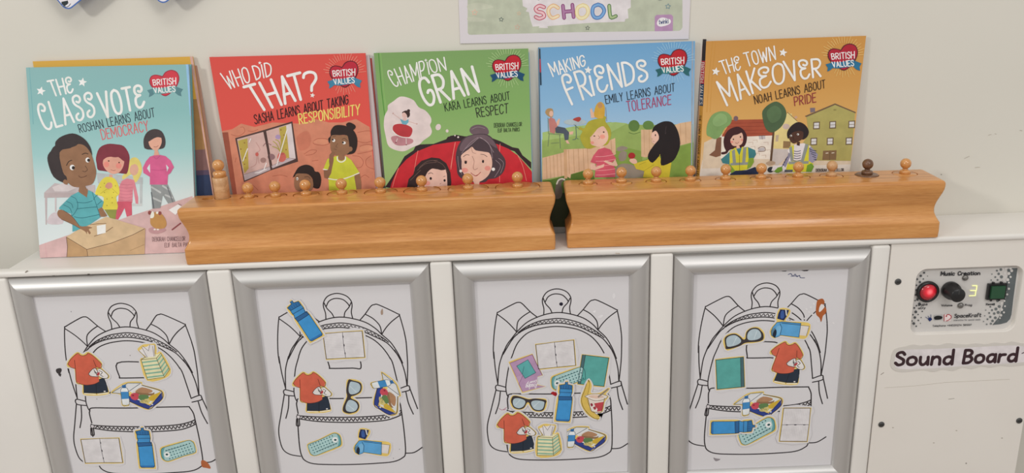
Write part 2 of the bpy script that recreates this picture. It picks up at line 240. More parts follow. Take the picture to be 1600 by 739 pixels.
# ---------------------------------------------------------------- printed artwork, plus shade painted onto b4 behind the block gap (tenths of a millimetre on each surface)
BOOKS={'b1':([[0.01695, 0.04607, 0.0096], [1.0, 0.0, 0.0], [0.0, 0.10905, 0.99404]],[(0.0, 0.0), (0.19747, 0.0), (0.21399, 0.23191), (0.01757, 0.23527)],[(0,204,171,170,0,-29,152,361,269,1047,448,2005,715,2014,-60,-19,-14),
(1,111,165,171,7.5,0,218,2364,190,1974,164,1674),
(1,201,160,162,8.2,0,91,186,82,-12),
(0,143,185,220,0,2104,2319,2139,2317,2118,1702,2085,1703),
(0,85,119,159,0,2135,2318,2143,2317,2112,1601,2104,1602),
(0,85,119,159,0,2104,1602,2112,1601,2062,714,2049,715),
(0,241,236,226,0,335,2122,337,2083,374,2071,336,2053,331,2014,306,2042,267,2030,289,2065,269,2097,308,2091),
(0,241,236,226,0,848,2209,852,2171,889,2160,852,2141,849,2102,823,2129,784,2116,805,2151,784,2182,823,2177),
(2,241,236,226,21.4,460,2002,705,2040,706,2223,410,2180,'TH€'),
(2,241,236,226,26.9,292,1593,937,1746,929,2035,230,1904,'(LA$$'),
(2,241,236,226,30.4,1032,1713,1549,1841,1543,2097,991,2015,'VOT€'),
(2,46,58,68,9.7,720,1548,1655,1709,1653,1815,704,1644,'ROSHAN LEARNS ABOUT'),
(2,207,100,104,11.2,983,1452,1560,1542,1556,1664,969,1575,'DEMOCRACY'),
(0,150,48,64,1,1819,1949,1731,2001,1654,2075,1640,2143,1669,2195,1721,2212,1783,2200,1806,2194,1848,2240,1923,2262,1989,2233,2008,2163,1983,2090,1926,2021),
(0,196,58,72,1,1820,1960,1739,2009,1666,2081,1651,2142,1678,2188,1723,2202,1779,2191,1807,2181,1855,2232,1922,2251,1982,2225,1997,2163,1974,2097,1917,2032),
(0,86,127,134,0,1601,2030,1688,2051,1683,1984,1649,1961,1612,1946,1624,1989),
(0,86,127,134,0,1945,2066,2036,2025,2006,1986,2009,1942,1971,1955,1936,1988),
(0,106,156,158,0,1672,2060,1744,2049,1815,2055,1886,2065,1952,2076,1952,2001,1877,1990,1806,1982,1735,1978,1674,1987),
(2,242,236,230,10.3,1686,2086,1956,2090,1965,2167,1683,2150,'BRITISH'),
(2,242,236,230,10.4,1687,1995,1940,2002,1940,2069,1680,2054,'VALUES'),
(0,185,174,176,0,176,829,321,941,609,878,717,913,818,896,806,806,490,765,168,777),
(0,207,197,198,0,282,891,424,937,597,879,474,831,307,837),
(0,179,165,166,0,173,824,573,809,566,753,164,762),
(0,185,171,173,0,173,762,201,761,148,422,133,422),
(0,196,185,187,0,296,757,318,756,291,581,273,582),
(0,203,191,196,1,160,434,199,534,280,575,346,516,346,427),
(0,180,185,186,0,856,1047,1046,1024,1418,970,1408,889,855,918),
(0,180,185,186,0,1371,890,1403,889,1366,620,1339,638),
(0,196,200,200,0,1240,650,1369,645,1365,612,1236,617),
(0,216,200,114,1,1285,1193,1361,1222,1413,1156,1415,1043,1348,932,1306,917,1286,1015,1174,954,1172,1003,1244,1065),
(0,211,164,143,1,1376,1064,1349,1015,1307,998,1273,1024,1269,1077,1295,1126,1338,1142,1371,1116),
(0,216,200,114,1,1267,1145,1307,1176,1376,1157,1378,1109,1350,1142,1300,1128),
(0,212,130,143,0,1156,939,1224,966,1309,941,1330,720,1320,639,1289,648,1282,853,1249,658,1073,673,1115,875),
(1,194,111,128,6.5,1,1118,900,1205,885,1280,889),
(1,194,111,128,6.5,1,1113,859,1200,844,1275,850),
(1,194,111,128,6.5,1,1108,819,1195,804,1270,811),
(1,194,111,128,6.5,1,1103,778,1190,763,1265,772),
(1,194,111,128,6.5,1,1097,737,1185,722,1260,733),
(1,194,111,128,6.5,1,1092,696,1179,682,1255,693),
(0,201,89,108,0,1066,681,1243,674,1226,502,1157,483,1144,596,1093,515,1044,451,1008,461,1034,584),
(0,124,52,64,1,871,1160,874,1240,929,1351,1031,1398,1142,1391,1234,1363,1285,1257,1271,1145,1232,1033,1175,1027,939,1069,877,1087),
(0,215,159,140,1,960,1205,1013,1264,1102,1267,1209,1228,1201,1131,1137,1045,1046,1027,980,1075,949,1141),
(0,221,138,126,1,1025,1146,1011,1122,985,1112,962,1123,955,1149,968,1173,994,1183,1018,1172),
(0,221,138,126,1,1175,1124,1161,1100,1135,1090,1111,1102,1104,1127,1118,1152,1144,1161,1168,1150),
(0,124,52,64,1,954,1205,991,1276,1096,1288,1107,1248,1158,1270,1217,1228,1211,1179,1153,1230,1098,1240,1009,1235),
(0,124,52,64,1,1043,1250,1112,1288,1171,1245,1113,1231),
(0,85,56,46,1,1034,1189,1030,1183,1023,1180,1017,1183,1015,1190,1018,1197,1025,1199,1032,1196),
(0,85,56,46,1,1159,1165,1155,1159,1148,1156,1142,1159,1140,1166,1144,1173,1151,1175,1157,1172),
(1,138,74,68,4.8,1,1037,1081,1065,1069,1093,1074),
(0,215,159,140,0,1011,1025,1048,1016,1039,968,999,974),
(0,217,203,79,1,935,980,994,994,1071,966,1107,876,1103,778,1056,731,1053,583,875,590,903,736,819,772,807,805,871,917),
(0,157,143,54,1,887,868,884,863,879,861,875,863,874,868,876,873,881,874,885,872),
(0,157,143,54,1,926,801,924,796,919,795,915,797,913,801,916,806,921,808,925,806),
(0,157,143,54,1,1039,797,1036,792,1032,790,1027,792,1026,797,1028,802,1033,803,1038,801),
(0,157,143,54,1,948,718,945,714,940,712,936,714,935,719,937,723,942,725,946,723),
(0,157,143,54,1,1006,667,1003,662,998,661,994,663,993,667,995,672,1000,674,1004,672),
(0,157,143,54,1,937,637,934,632,930,630,925,632,924,637,926,642,931,643,936,641),
(0,157,143,54,1,1073,877,1071,872,1066,871,1062,873,1061,877,1063,882,1068,884,1072,882),
(0,157,143,54,1,941,914,939,910,934,908,930,910,928,915,931,919,936,921,940,919),
(0,157,143,54,1,1014,732,1012,728,1007,726,1003,728,1001,733,1004,737,1009,739,1013,737),
(0,207,146,128,1,937,874,976,921,1024,915,1025,862,974,845),
(1,181,165,60,4.9,1,869,787,957,841,988,831),
(1,181,165,60,4.9,1,1079,779,1023,846),
(0,138,141,72,0,891,586,1045,580,1013,460,942,480),
(0,69,60,61,1,1480,1346,1487,1442,1542,1527,1634,1560,1718,1528,1751,1432,1736,1344,1684,1314,1548,1311,1501,1321),
(0,216,164,143,1,1546,1423,1598,1461,1694,1466,1701,1386,1643,1300,1602,1297,1553,1351),
(0,69,60,61,1,1540,1408,1584,1478,1665,1491,1716,1449,1662,1459,1612,1445),
(1,138,74,68,4.8,1,1600,1345,1631,1340,1657,1355),
(0,216,164,143,0,1607,1301,1643,1300,1659,1235,1587,1238),
(0,204,95,139,0,1537,1224,1587,1238,1667,1240,1730,1224,1787,1166,1818,1084,1769,1013,1734,990,1712,869,1495,877,1507,974,1433,1026,1433,1091,1482,1169),
(0,200,216,216,0,1526,1135,1484,1081,1516,1023),
(0,200,216,216,0,1725,1120,1753,1079,1726,1031),
(1,173,71,116,4.8,1,1534,1062,1629,1051,1727,1063),
(1,173,71,116,4.8,1,1585,1222,1614,1193,1658,1227),
(0,141,145,146,0,1506,877,1717,869,1784,654,1692,633,1640,741,1589,579,1487,575),
(1,181,184,184,22.8,0,1515,844,1612,775),
(1,181,184,184,22.8,0,1507,713,1606,660),
(1,181,184,184,22.7,0,1654,855,1721,804),
(1,181,184,184,22.7,0,1673,740,1749,704),
(1,99,104,108,14.7,0,1502,779,1508,582),
(1,111,116,120,14.7,0,1708,837,1752,655),
(0,239,236,234,0,1690,551,1816,618,1855,585,1769,484),
(1,92,82,82,3.8,0,1816,624,1858,604),
(1,141,74,78,15.2,0,1704,299,1819,377),
(0,185,143,146,1,1413,323,1490,339,1600,322,1622,289,1517,255,1426,271),
(0,184,138,82,1,1442,411,1464,486,1526,534,1586,513,1629,454,1644,377,1607,322,1513,319,1455,359),
(0,140,76,72,1,1472,523,1464,506,1447,499,1432,507,1428,525,1436,543,1453,549,1468,542),
(0,140,76,72,1,1596,512,1588,495,1573,488,1560,496,1556,514,1564,532,1579,538,1592,530),
(0,239,230,218,1,1449,461,1469,524,1496,542,1503,497,1486,460),
(0,239,230,218,1,1558,520,1552,510,1541,506,1531,510,1528,521,1534,532,1545,536,1555,531),
(0,239,224,214,1,1501,309,1496,303,1485,301,1475,304,1472,310,1477,316,1488,319,1498,316),
(0,239,224,214,1,1541,308,1536,301,1525,299,1515,302,1511,309,1516,315,1527,317,1538,314),
(2,122,95,98,4.3,1441,159,1850,153,1856,206,1443,213,'DEBORAH CHANCELLOR'),
(2,122,95,98,4.3,1584,77,1935,75,1941,126,1590,131,'ELIF BALTA PARKS'),
(0,58,50,51,1,425,944,320,1019,278,1176,289,1291,385,1384,408,1453,493,1514,625,1544,722,1505,789,1439,828,1348,826,1258,775,1337,668,1392,441,1324,433,1093,485,1000,466,962),
(0,58,50,51,1,334,1341,457,1438,618,1496,782,1388,803,1259,565,1113,466,962,397,1016,338,1148),
(0,143,106,80,1,437,1322,574,1364,683,1411,762,1382,810,1310,829,1258,850,1129,850,1038,796,923,715,894,609,878,534,894,484,948,480,1013,444,1079),
(0,143,106,80,1,427,957,456,982,491,954,473,916,436,930),
(0,58,50,51,1,426,1312,483,1354,602,1376,670,1408,626,1458,455,1426),
(0,143,106,80,0,620,891,695,888,715,822,695,751,599,800),
(1,51,38,31,9.1,1,500,1155,532,1199,573,1216),
(1,51,38,31,9,1,710,1282,751,1297,784,1286),
(0,243,239,232,1,597,1125,585,1102,562,1093,542,1104,536,1127,548,1151,571,1160,592,1149),
(0,42,34,32,1,598,1121,590,1106,576,1100,563,1107,560,1123,568,1138,582,1144,595,1137),
(0,243,239,232,1,795,1211,785,1189,764,1181,747,1191,742,1213,753,1234,773,1242,790,1233),
(0,42,34,32,1,798,1208,790,1194,777,1188,765,1195,762,1209,769,1224,782,1229,794,1223),
(1,90,64,50,7.8,1,729,1140,749,1094,719,1069,688,1077),
(1,90,58,46,7.7,1,632,1020,652,1000,698,1005,729,1019),
(0,90,165,172,0,508,780,600,821,695,748,726,838,772,814,897,684,871,622,812,599,821,485,679,402,573,355,456,321,480,498,469,549,329,617,338,636),
(0,85,160,170,0,467,403,616,398,507,332,457,327),
(0,143,106,80,0,602,839,617,857,716,854,719,829,695,744),
(1,47,106,116,7.5,1,563,690,667,680,757,702),
(1,47,106,116,7.5,1,558,609,671,617,809,624),
(1,47,106,116,7.5,1,507,510,604,491,820,526),
(1,47,106,116,6.2,1,500,768,552,741,570,696),
(1,47,106,116,6.3,1,435,708,493,674,504,623),
(1,47,106,116,6.2,1,392,665,461,625,483,561),
(1,47,106,116,6.2,1,829,774,787,738,777,714),
(1,47,106,116,6.3,1,874,697,812,649),
(1,47,106,116,6.3,1,570,696,562,621,491,529,474,542),
(1,47,106,116,6.3,1,771,808,807,612,828,491),
(0,203,176,140,0,372,258,507,332,679,399,903,495,1046,445,1371,327,1011,172,605,87),
(0,180,145,106,0,371,254,605,87,605,-5,340,-8,373,158),
(0,189,157,120,0,605,87,921,156,1210,254,1371,327,1321,-7,604,-8),
(1,93,68,51,6.3,0,371,254,605,87,921,156,1210,254,1362,325),
(1,93,68,51,6.3,0,605,87,605,-5),
(1,93,68,51,6.3,0,371,254,369,132,340,-8),
(1,125,93,65,7.5,1,721,253,852,293,967,359),
(1,125,93,65,6.3,1,691,401,792,410,892,409),
(1,157,125,89,6.3,1,1146,51,1331,121),
(0,239,232,226,0,770,385,885,400,870,292,761,269),
(0,143,106,80,1,320,599,382,596,482,511,553,394,652,384,711,362,665,345,684,300,663,281,643,320,632,282,617,315,560,355,469,416,341,484,300,543),
(0,143,106,80,0,817,593,864,616,917,507,879,495,835,497),
(1,92,64,50,5,1,341,484,469,416,560,355),
(1,92,64,50,5,1,382,596,482,511,553,394)]),
'b2':([[0.26445, 0.06903, 0.0096], [1.0, 0.0, 0.0], [0.0, 0.05057, 0.99872]],[(0.0, 0.0), (0.17845, -0.0), (0.17906, 0.23547), (-0.01097, 0.23757)],[(0,201,131,106,0,-95,1468,62,1491,182,1556,344,1508,573,1556,907,1529,1107,1578,1271,1530,1438,1523,1609,1559,1769,1455,1781,1072,1801,594,-46,592),
(0,148,80,63,0,-83,1454,7,1456,25,589,-46,592),
(1,169,96,75,6.5,1,40,1425,128,1403,212,1451,205,1510,167,1511),
(1,169,96,75,6.5,1,258,1463,315,1454,383,1477),
(1,169,96,75,6.6,1,50,1078,69,1130),
(1,169,96,75,6.6,1,238,778,296,708),
(1,169,96,75,6.6,1,499,881,605,891,682,868),
(1,169,96,75,6.5,1,858,1310,939,1346),
(1,169,96,75,6.5,1,855,1305,910,1335,974,1326),
(1,169,96,75,6.5,1,1056,1304,1117,1334,1233,1323,1255,1270,1161,1247,1059,1271,1056,1304),
(1,169,96,75,6.6,1,923,1145,1013,1194,1084,1185,1034,1141,942,1131),
(1,169,96,75,6.6,1,1013,1056,1092,1063),
(1,169,96,75,6.4,1,1616,1393,1734,1409,1785,1400),
(1,169,96,75,6.5,1,1607,1283,1696,1260,1776,1277),
(1,169,96,75,6.6,1,1628,1217,1721,1240,1784,1224),
(1,169,96,75,6.6,1,1594,1126,1713,1141,1786,1158),
(1,169,96,75,6.5,1,1527,1102,1617,1086,1657,1018,1619,953,1553,949),
(1,169,96,75,6.5,1,1761,1093,1692,1043,1699,963,1787,920),
(1,169,96,75,6.6,1,1608,820,1663,852,1713,816),
(0,194,119,96,1,862,1376,985,1437,1028,1344,990,1228,882,1192,851,1272),
(0,207,140,112,1,1048,1291,1117,1325,1220,1316,1235,1273,1162,1258),
(0,207,140,112,1,1641,1216,1720,1229,1784,1216,1780,1172,1636,1157),
(0,78,59,56,0,86,1378,459,1468,819,1561,839,1055,481,955,131,819),
(0,201,170,164,0,108,1364,444,1443,491,982,141,848),
(0,201,170,164,0,481,1452,803,1536,813,1095,512,994),
(0,181,162,78,0,115,1344,239,1372,210,992,150,928,138,1048),
(0,181,162,78,0,645,1487,736,1510,733,1105,641,1102,647,1279),
(0,207,198,200,0,736,1510,803,1533,813,1095,735,1105),
(0,185,173,178,0,142,915,493,1008,493,968,142,838),
(0,185,173,178,0,500,1008,733,1107,812,1091,510,981),
(1,141,124,122,5.3,0,142,915,493,1008),
(1,141,124,122,5.2,0,501,1014,733,1105,809,1089),
(0,200,105,95,1,695,1117,674,1073,633,1056,597,1076,585,1121,606,1165,647,1182,683,1162),
(0,182,92,85,1,683,1159,671,1149,643,1145,616,1151,605,1162,618,1173,646,1177,673,1171),
(1,165,154,74,11.7,1,635,1174,595,1281,554,1321),
(1,165,154,74,11.9,1,643,1181,630,1306,588,1340),
(1,165,154,74,11.7,1,649,1180,662,1304,674,1356),
(1,165,154,74,11.7,1,635,1174,602,1228,540,1257),
(1,165,154,74,11.8,1,656,1187,692,1277,713,1296),
(0,165,143,181,1,654,1372,642,1353,617,1345,594,1354,587,1375,599,1395,623,1402,646,1393),
(0,154,122,116,1,441,1087,427,1063,400,1054,376,1065,368,1090,381,1113,408,1122,433,1111),
(0,140,109,112,1,557,1125,540,1097,506,1087,474,1100,463,1128,480,1155,515,1166,546,1153),
(0,192,98,90,1,355,1165,347,1147,332,1140,318,1148,314,1167,322,1185,338,1192,351,1184),
(1,181,138,132,6.6,1,332,1140,307,1042,238,1004),
(1,181,138,132,6.5,1,345,1139,348,1053),
(1,181,138,132,6.5,1,339,1316,380,1223,324,1186),
(1,141,106,104,9.2,1,424,1268,467,1305,523,1277),
(0,138,90,58,1,203,1315,200,1310,195,1308,189,1310,188,1316,191,1321,197,1323,202,1321),
(0,138,90,58,1,149,1239,146,1233,140,1231,135,1234,133,1239,136,1245,142,1247,147,1244),
(0,138,90,58,1,194,1125,191,1120,186,1117,180,1120,179,1126,182,1131,187,1133,193,1131),
(0,138,90,58,1,172,1047,169,1041,163,1039,158,1042,156,1047,159,1053,165,1055,170,1052),
(0,138,90,58,1,674,1460,671,1455,665,1453,660,1455,658,1461,661,1466,667,1468,672,1466),
(0,138,90,58,1,705,1394,703,1389,697,1387,692,1389,690,1395,693,1400,698,1402,704,1400),
(0,138,90,58,1,712,1211,709,1205,704,1203,698,1206,697,1211,700,1217,705,1219,711,1216),
(0,78,59,56,0,453,1466,479,1473,498,968,481,955),
(1,239,234,232,10.3,0,255,1320,279,1364),
(1,239,234,232,10.4,0,149,1087,226,1242),
(1,239,234,232,10.5,0,439,1050,396,959),
(1,239,234,232,10.5,0,567,1019,743,1458),
(1,233,226,226,10.5,0,282,930,335,934,390,959,430,971),
(2,241,236,226,16.5,86,1983,357,2062,334,2244,2,2175,'WHO'),
(2,241,236,226,16.5,430,2084,622,2127,625,2290,398,2248,'D|D'),
(0,241,236,226,0,499,2308,502,2293,518,2290,504,2281,505,2266,493,2276,478,2269,485,2284,475,2295,491,2294),
(2,241,236,226,34.6,432,1703,881,1814,830,2128,268,2002,'THA'),
(2,241,236,226,34.9,881,1813,1018,1836,972,2149,817,2117,'T'),
(1,241,236,226,34.2,1,1009,2089,1026,2132,1088,2153,1150,2134,1163,2077,1136,2028,1103,1985,1094,1928),
(0,241,236,226,0,1108,1903,1111,1881,1132,1874,1111,1863,1111,1841,1095,1856,1073,1849,1084,1869,1071,1887,1094,1884),
(2,43,29,32,11.2,354,1544,1530,1751,1534,1861,350,1656,'SASHA LEARNS ABOUT TAKING'),
(2,240,208,112,14,906,1524,1658,1613,1669,1740,902,1647,'RESPONSIBILITY'),
(1,232,160,140,4.7,0,1589,1976,1628,1895),
(1,232,160,140,4.7,0,1566,1966,1586,1904),
(1,232,160,140,4.7,0,1542,1960,1556,1871),
(1,232,160,140,4.7,0,1518,1957,1519,1892),
(1,232,160,140,4.7,0,1494,1958,1481,1867),
(1,232,160,140,4.7,0,1470,1961,1451,1897),
(1,232,160,140,4.7,0,1447,1968,1409,1884),
(1,232,160,140,4.7,0,1426,1978,1390,1921),
(1,232,160,140,4.6,0,1349,2135,1282,2141),
(1,232,160,140,4.6,0,1354,2158,1264,2179),
(1,232,160,140,4.7,0,1362,2181,1300,2204),
(1,232,160,140,4.7,0,1373,2202,1295,2246),
(1,232,160,140,4.6,0,1388,2221,1337,2261),
(1,232,160,140,4.6,0,1405,2238,1343,2302),
(1,232,160,140,4.6,0,1424,2253,1387,2305),
(1,232,160,140,4.6,0,1445,2265,1406,2344),
(1,232,160,140,4.7,0,1467,2275,1448,2335),
(1,232,160,140,4.6,0,1491,2281,1477,2368),
(1,232,160,140,4.6,0,1515,2284,1514,2348),
(1,232,160,140,4.6,0,1539,2283,1551,2372),
(1,232,160,140,4.6,0,1563,2280,1581,2342),
(1,232,160,140,4.7,0,1585,2273,1623,2356),
(1,232,160,140,4.7,0,1606,2263,1642,2319),
(1,232,160,140,4.6,0,1626,2250,1686,2320),
(1,232,160,140,4.7,0,1643,2234,1693,2279),
(1,232,160,140,4.7,0,1658,2217,1735,2269),
(1,232,160,140,4.6,0,1670,2197,1731,2227),
(1,232,160,140,4.7,0,1678,2176,1767,2206),
(1,232,160,140,4.6,0,1684,2153,1750,2166),
(1,232,160,140,4.6,0,1686,2130,1779,2135),
(0,90,28,40,1,1511,1948,1424,2002,1347,2079,1332,2149,1358,2203,1409,2221,1469,2209,1492,2202,1532,2251,1605,2273,1670,2243,1690,2170,1667,2095,1613,2023),
(0,178,42,60,1,1512,1960,1431,2010,1359,2085,1343,2148,1367,2196,1411,2211,1466,2199,1494,2188,1539,2242,1604,2262,1663,2235,1679,2171,1658,2102,1605,2034),
(0,63,125,157,0,1296,2032,1381,2054,1377,1984,1345,1960,1309,1945,1320,1989),
(0,63,125,157,0,1631,2070,1721,2027,1693,1986,1697,1941,1660,1954,1624,1989),
(0,63,125,157,0,1365,2063,1435,2052,1504,2058,1574,2069,1638,2081,1639,2002,1567,1991,1498,1982,1429,1978,1369,1987),
(2,242,236,230,10.4,1378,2090,1641,2094,1648,2174,1373,2157,'BRITISH'),
(2,242,236,230,10.3,1381,1995,1628,2003,1626,2073,1373,2057,'VALUES'),
(0,143,106,80,0,1534,877,1599,874,1610,767,1602,660,1542,662,1527,797),
(0,194,200,64,0,1291,1098,1345,1112,1448,1099,1509,1050,1600,881,1532,850,1529,823,1542,662,1194,675,1201,823,1253,967,1229,994,1204,936,1146,945,1211,1075),
(1,240,238,224,12,0,1146,945,1195,936),
(1,240,238,224,12,1,1201,823,1304,805,1424,821,1593,881),
(1,240,238,224,13,1,1337,1096,1339,1050,1383,1028,1431,1053,1437,1092),
(0,143,106,80,1,1433,1086,1417,1057,1385,1046,1354,1059,1344,1089,1360,1119,1392,1130,1422,1116),
(0,45,36,34,1,1255,1270,1244,1329,1276,1361,1284,1425,1339,1488,1430,1491,1499,1469,1567,1421,1604,1329,1595,1218,1556,1141,1489,1123,1451,1131,1498,1222,1483,1353,1393,1369,1289,1360),
(0,45,36,34,1,1487,1476,1483,1502,1523,1523,1585,1492,1598,1459,1567,1428,1515,1430),
(0,143,106,80,1,1277,1348,1329,1372,1432,1361,1489,1353,1498,1222,1506,1169,1457,1125,1370,1108,1294,1131,1262,1204),
(0,143,106,80,1,1536,1187,1526,1166,1505,1157,1486,1167,1479,1190,1490,1211,1511,1220,1530,1210),
(1,58,42,34,5.2,1,1301,1353,1341,1358),
(1,58,42,34,5.2,1,1414,1310,1448,1326,1484,1288),
(0,240,236,228,1,1329,1304,1322,1290,1308,1285,1295,1291,1290,1305,1297,1319,1311,1324,1325,1318),
(0,42,34,32,1,1312,1312,1308,1304,1299,1301,1291,1305,1288,1313,1293,1321,1301,1325,1309,1321),
(0,240,236,228,1,1459,1269,1451,1256,1435,1252,1420,1257,1415,1271,1422,1283,1438,1288,1453,1282),
(0,42,34,32,1,1436,1274,1432,1266,1423,1262,1415,1266,1412,1275,1417,1283,1425,1286,1433,1282),
(1,106,74,58,5.2,1,1306,1196,1338,1188),
(1,106,74,58,5.2,1,1358,1266,1331,1228,1347,1214),
(0,135,99,76,0,1228,1048,1241,1126,1285,1171,1315,1150,1292,1111,1288,1058,1239,888,1194,823,1149,838,1151,931,1204,936,1229,994),
(0,45,36,34,1,771,866,750,853,797,931,849,989,943,1012,1018,976,1039,922,1090,907,1108,813,1071,707,994,723,1003,817,957,885,864,875),
(0,143,106,80,1,793,891,867,902,957,885,1001,803,992,710,937,678,792,684,761,772),
(1,51,38,31,5.3,1,797,865,831,870),
(1,51,38,31,5.3,1,901,854,948,859,971,831),
(0,240,236,228,1,821,837,815,823,806,817,797,824,794,838,800,852,810,857,818,851),
(0,42,34,32,1,812,835,810,829,804,827,799,829,797,835,800,841,805,843,811,840)]),
'b3':([[0.4565, 0.06903, 0.0096], [1.0, 0.0, 0.0], [0.0, 0.05057, 0.99872]],[(0.0, 0.0), (0.18531, -0.0), (0.18559, 0.23376), (-0.00286, 0.23518)],[(1,77,138,58,10,0,29,2348,33,1909,52,1473),
(1,134,184,102,7.4,0,54,2347,59,1908,78,1472),
(0,51,38,42,0,-15,685,62,785,160,922,259,1071,376,1142,404,1192,468,1214,631,1214,809,1271,849,1307,924,1316,1010,1294,1059,1267,1006,1207,425,1128,159,897,67,669),
(0,51,38,42,0,775,1241,816,1296,929,1316,1027,1294,1152,1289,1375,1256,1473,1215,1620,1134,1695,1118,1742,1028,1849,935,1847,846,1643,1082,1273,1210,774,1228),
(0,191,44,54,0,6,542,71,733,159,909,281,1032,425,1128,630,1202,932,1235,1132,1233,1331,1213,1430,1181,1570,1116,1680,1030,1765,931,1847,826,1892,703,1885,470),
(1,224,138,124,6.4,1,80,681,113,783,173,922),
(1,224,138,124,6.3,1,432,1134,399,1015,363,850),
(1,224,138,124,6.3,1,906,1223,867,1061,832,884),
(1,224,138,124,6.3,1,905,1223,874,1099,832,910),
(1,224,138,124,6.3,1,1466,1183,1455,1077),
(1,224,138,124,6.3,1,1444,797,1440,695),
(1,224,138,124,6.3,1,1679,1037,1738,901,1782,701),
(0,217,203,202,1,99,1715,174,1765,248,1813,330,1806,421,1762,475,1678,555,1634,615,1555,623,1496,603,1449,622,1377,595,1318,508,1261,457,1215,371,1182,272,1138,189,1141,96,1181,58,1230,45,1303,30,1423,30,1494,48,1588,89,1657),
(0,181,128,136,1,105,1312,178,1334,296,1305,377,1278,362,1231,241,1205,147,1227),
(0,178,58,64,1,136,1407,152,1466,224,1481,307,1466,375,1422,373,1362,332,1310,249,1317,180,1351),
(1,239,230,224,9.6,1,135,1395,179,1346,249,1313,337,1304),
(0,106,165,184,0,231,1546,266,1527,310,1519,341,1536,338,1494,307,1466,260,1474),
(0,216,180,172,1,319,1531,311,1519,292,1515,274,1521,267,1532,276,1544,294,1548,312,1543),
(1,201,168,162,7.1,0,156,1607,240,1539),
(1,201,168,162,7.1,0,339,1506,443,1469),
(0,191,160,154,1,163,1612,159,1605,153,1603,146,1606,144,1613,147,1619,154,1622,160,1619),
(0,191,160,154,1,449,1471,446,1465,439,1462,433,1465,431,1472,434,1478,441,1481,447,1478),
(0,216,180,172,1,328,1587,316,1559,292,1548,269,1561,262,1589,273,1617,298,1628,320,1616),
(0,58,42,40,1,273,1627,319,1643,359,1624,359,1576,330,1551,321,1590,293,1620,267,1609),
(0,58,42,40,1,367,1637,360,1624,347,1619,334,1625,329,1639,335,1652,349,1657,362,1651),
(1,239,230,224,5.9,0,185,1297,167,1256),
(1,239,230,224,5.9,0,295,1293,292,1222),
(0,106,42,48,1,170,1250,168,1245,162,1243,158,1245,156,1251,158,1256,164,1258,168,1255),
(0,106,42,48,1,299,1215,297,1210,291,1208,287,1211,285,1216,287,1221,292,1223,297,1220),
(0,217,203,202,1,734,1409,713,1386,687,1384,670,1404,673,1434,693,1457,719,1459,736,1439),
(0,217,203,202,1,830,1369,824,1355,811,1349,799,1356,794,1370,800,1384,813,1390,825,1383),
(0,217,203,202,1,916,1308,913,1302,906,1299,899,1302,897,1309,900,1316,907,1318,914,1315),
(0,217,203,202,1,957,1287,953,1278,944,1275,936,1279,933,1287,937,1296,945,1299,954,1295),
(0,106,88,96,1,1093,1354,1107,1403,1171,1432,1258,1425,1318,1383,1327,1314,1252,1298,1140,1308),
(0,74,61,68,1,908,920,902,1047,941,1184,1027,1281,1153,1314,1278,1316,1363,1269,1421,1166,1444,1102,1515,999,1524,909,1482,809,1392,748,1303,739,1251,702,1099,708,975,751,915,818),
(0,106,88,96,1,958,1159,1039,1275,1178,1307,1302,1296,1386,1218,1426,1128,1322,1195,1213,1262,1084,1166,980,1107),
(1,154,138,146,5,1,1189,1275,1085,1204,979,1082),
(1,154,138,146,5,1,1201,1275,1136,1215,1019,1131),
(1,154,138,146,5,1,1213,1274,1310,1208,1380,1080),
(1,154,138,146,5,1,1226,1274,1334,1170,1364,1004),
(1,154,138,146,5.1,1,1401,978,1461,899,1379,761),
(1,154,138,146,5,1,1440,1001,1500,936,1457,810),
(1,154,138,146,5,1,927,1046,933,919,966,816),
(1,154,138,146,5,1,1119,1378,1195,1406,1281,1384),
(0,223,185,168,1,974,981,972,1057,1069,1129,1114,1159,1156,1113,1268,1090,1329,1069,1357,979,1346,878,1292,778,1188,711,1087,728,1003,801,969,892),
(1,74,58,58,6.3,1,996,1037,1035,1061,1072,1056),
(1,74,58,58,6.3,1,1216,1061,1260,1053,1296,1026),
(0,47,38,40,1,1040,966,1034,950,1022,944,1011,951,1007,967,1013,983,1025,989,1036,982),
(0,47,38,40,1,1256,968,1251,954,1241,948,1232,954,1228,969,1233,983,1243,989,1253,982),
(1,138,90,82,5.1,1,1006,986,1043,981),
(1,181,138,124,3.8,1,1226,991,1263,985),
(1,138,90,82,5,1,1109,1039,1131,975,1115,899,1132,867,1171,884),
(0,181,72,63,1,1086,830,1141,783,1199,826,1166,795,1128,786),
(1,154,69,63,7.7,1,1082,830,1110,804,1153,789,1206,832),
(0,221,149,138,1,1049,864,1035,842,1004,835,975,845,963,867,977,888,1007,896,1037,886),
(0,221,149,138,1,1334,878,1322,857,1295,849,1269,859,1258,881,1270,902,1298,910,1324,900),
(1,138,90,82,3.8,1,1102,1153,1117,1090,1154,1075),
(0,239,230,226,1,973,856,967,844,954,839,942,845,937,858,943,870,956,875,968,869),
(0,239,230,226,1,1389,863,1382,848,1366,843,1352,850,1346,865,1353,880,1368,886,1383,879),
(0,223,185,168,0,1106,721,1188,717,1180,677,1123,679),
(0,53,41,42,0,263,674,289,776,356,838,381,926,468,1006,596,1043,695,1029,779,962,823,846,829,717,819,653),
(0,224,188,174,0,389,670,452,757,521,845,587,906,662,890,763,893,778,822,776,668,699,658),
(0,53,41,42,1,400,734,433,861,565,945,667,979,776,899,712,876,613,905,534,857,477,756),
(1,122,96,88,4.5,1,437,924,543,997,669,1005),
(1,122,96,88,4.4,1,410,887,516,966,655,980),
(1,122,96,88,4.4,1,619,1006,729,952,786,847),
(1,122,96,88,4.5,1,313,763,381,824,448,886),
(0,32,26,28,1,586,775,581,763,570,758,559,764,556,777,561,789,572,794,582,788),
(0,32,26,28,1,758,743,754,732,744,727,734,732,731,744,735,756,745,760,755,755),
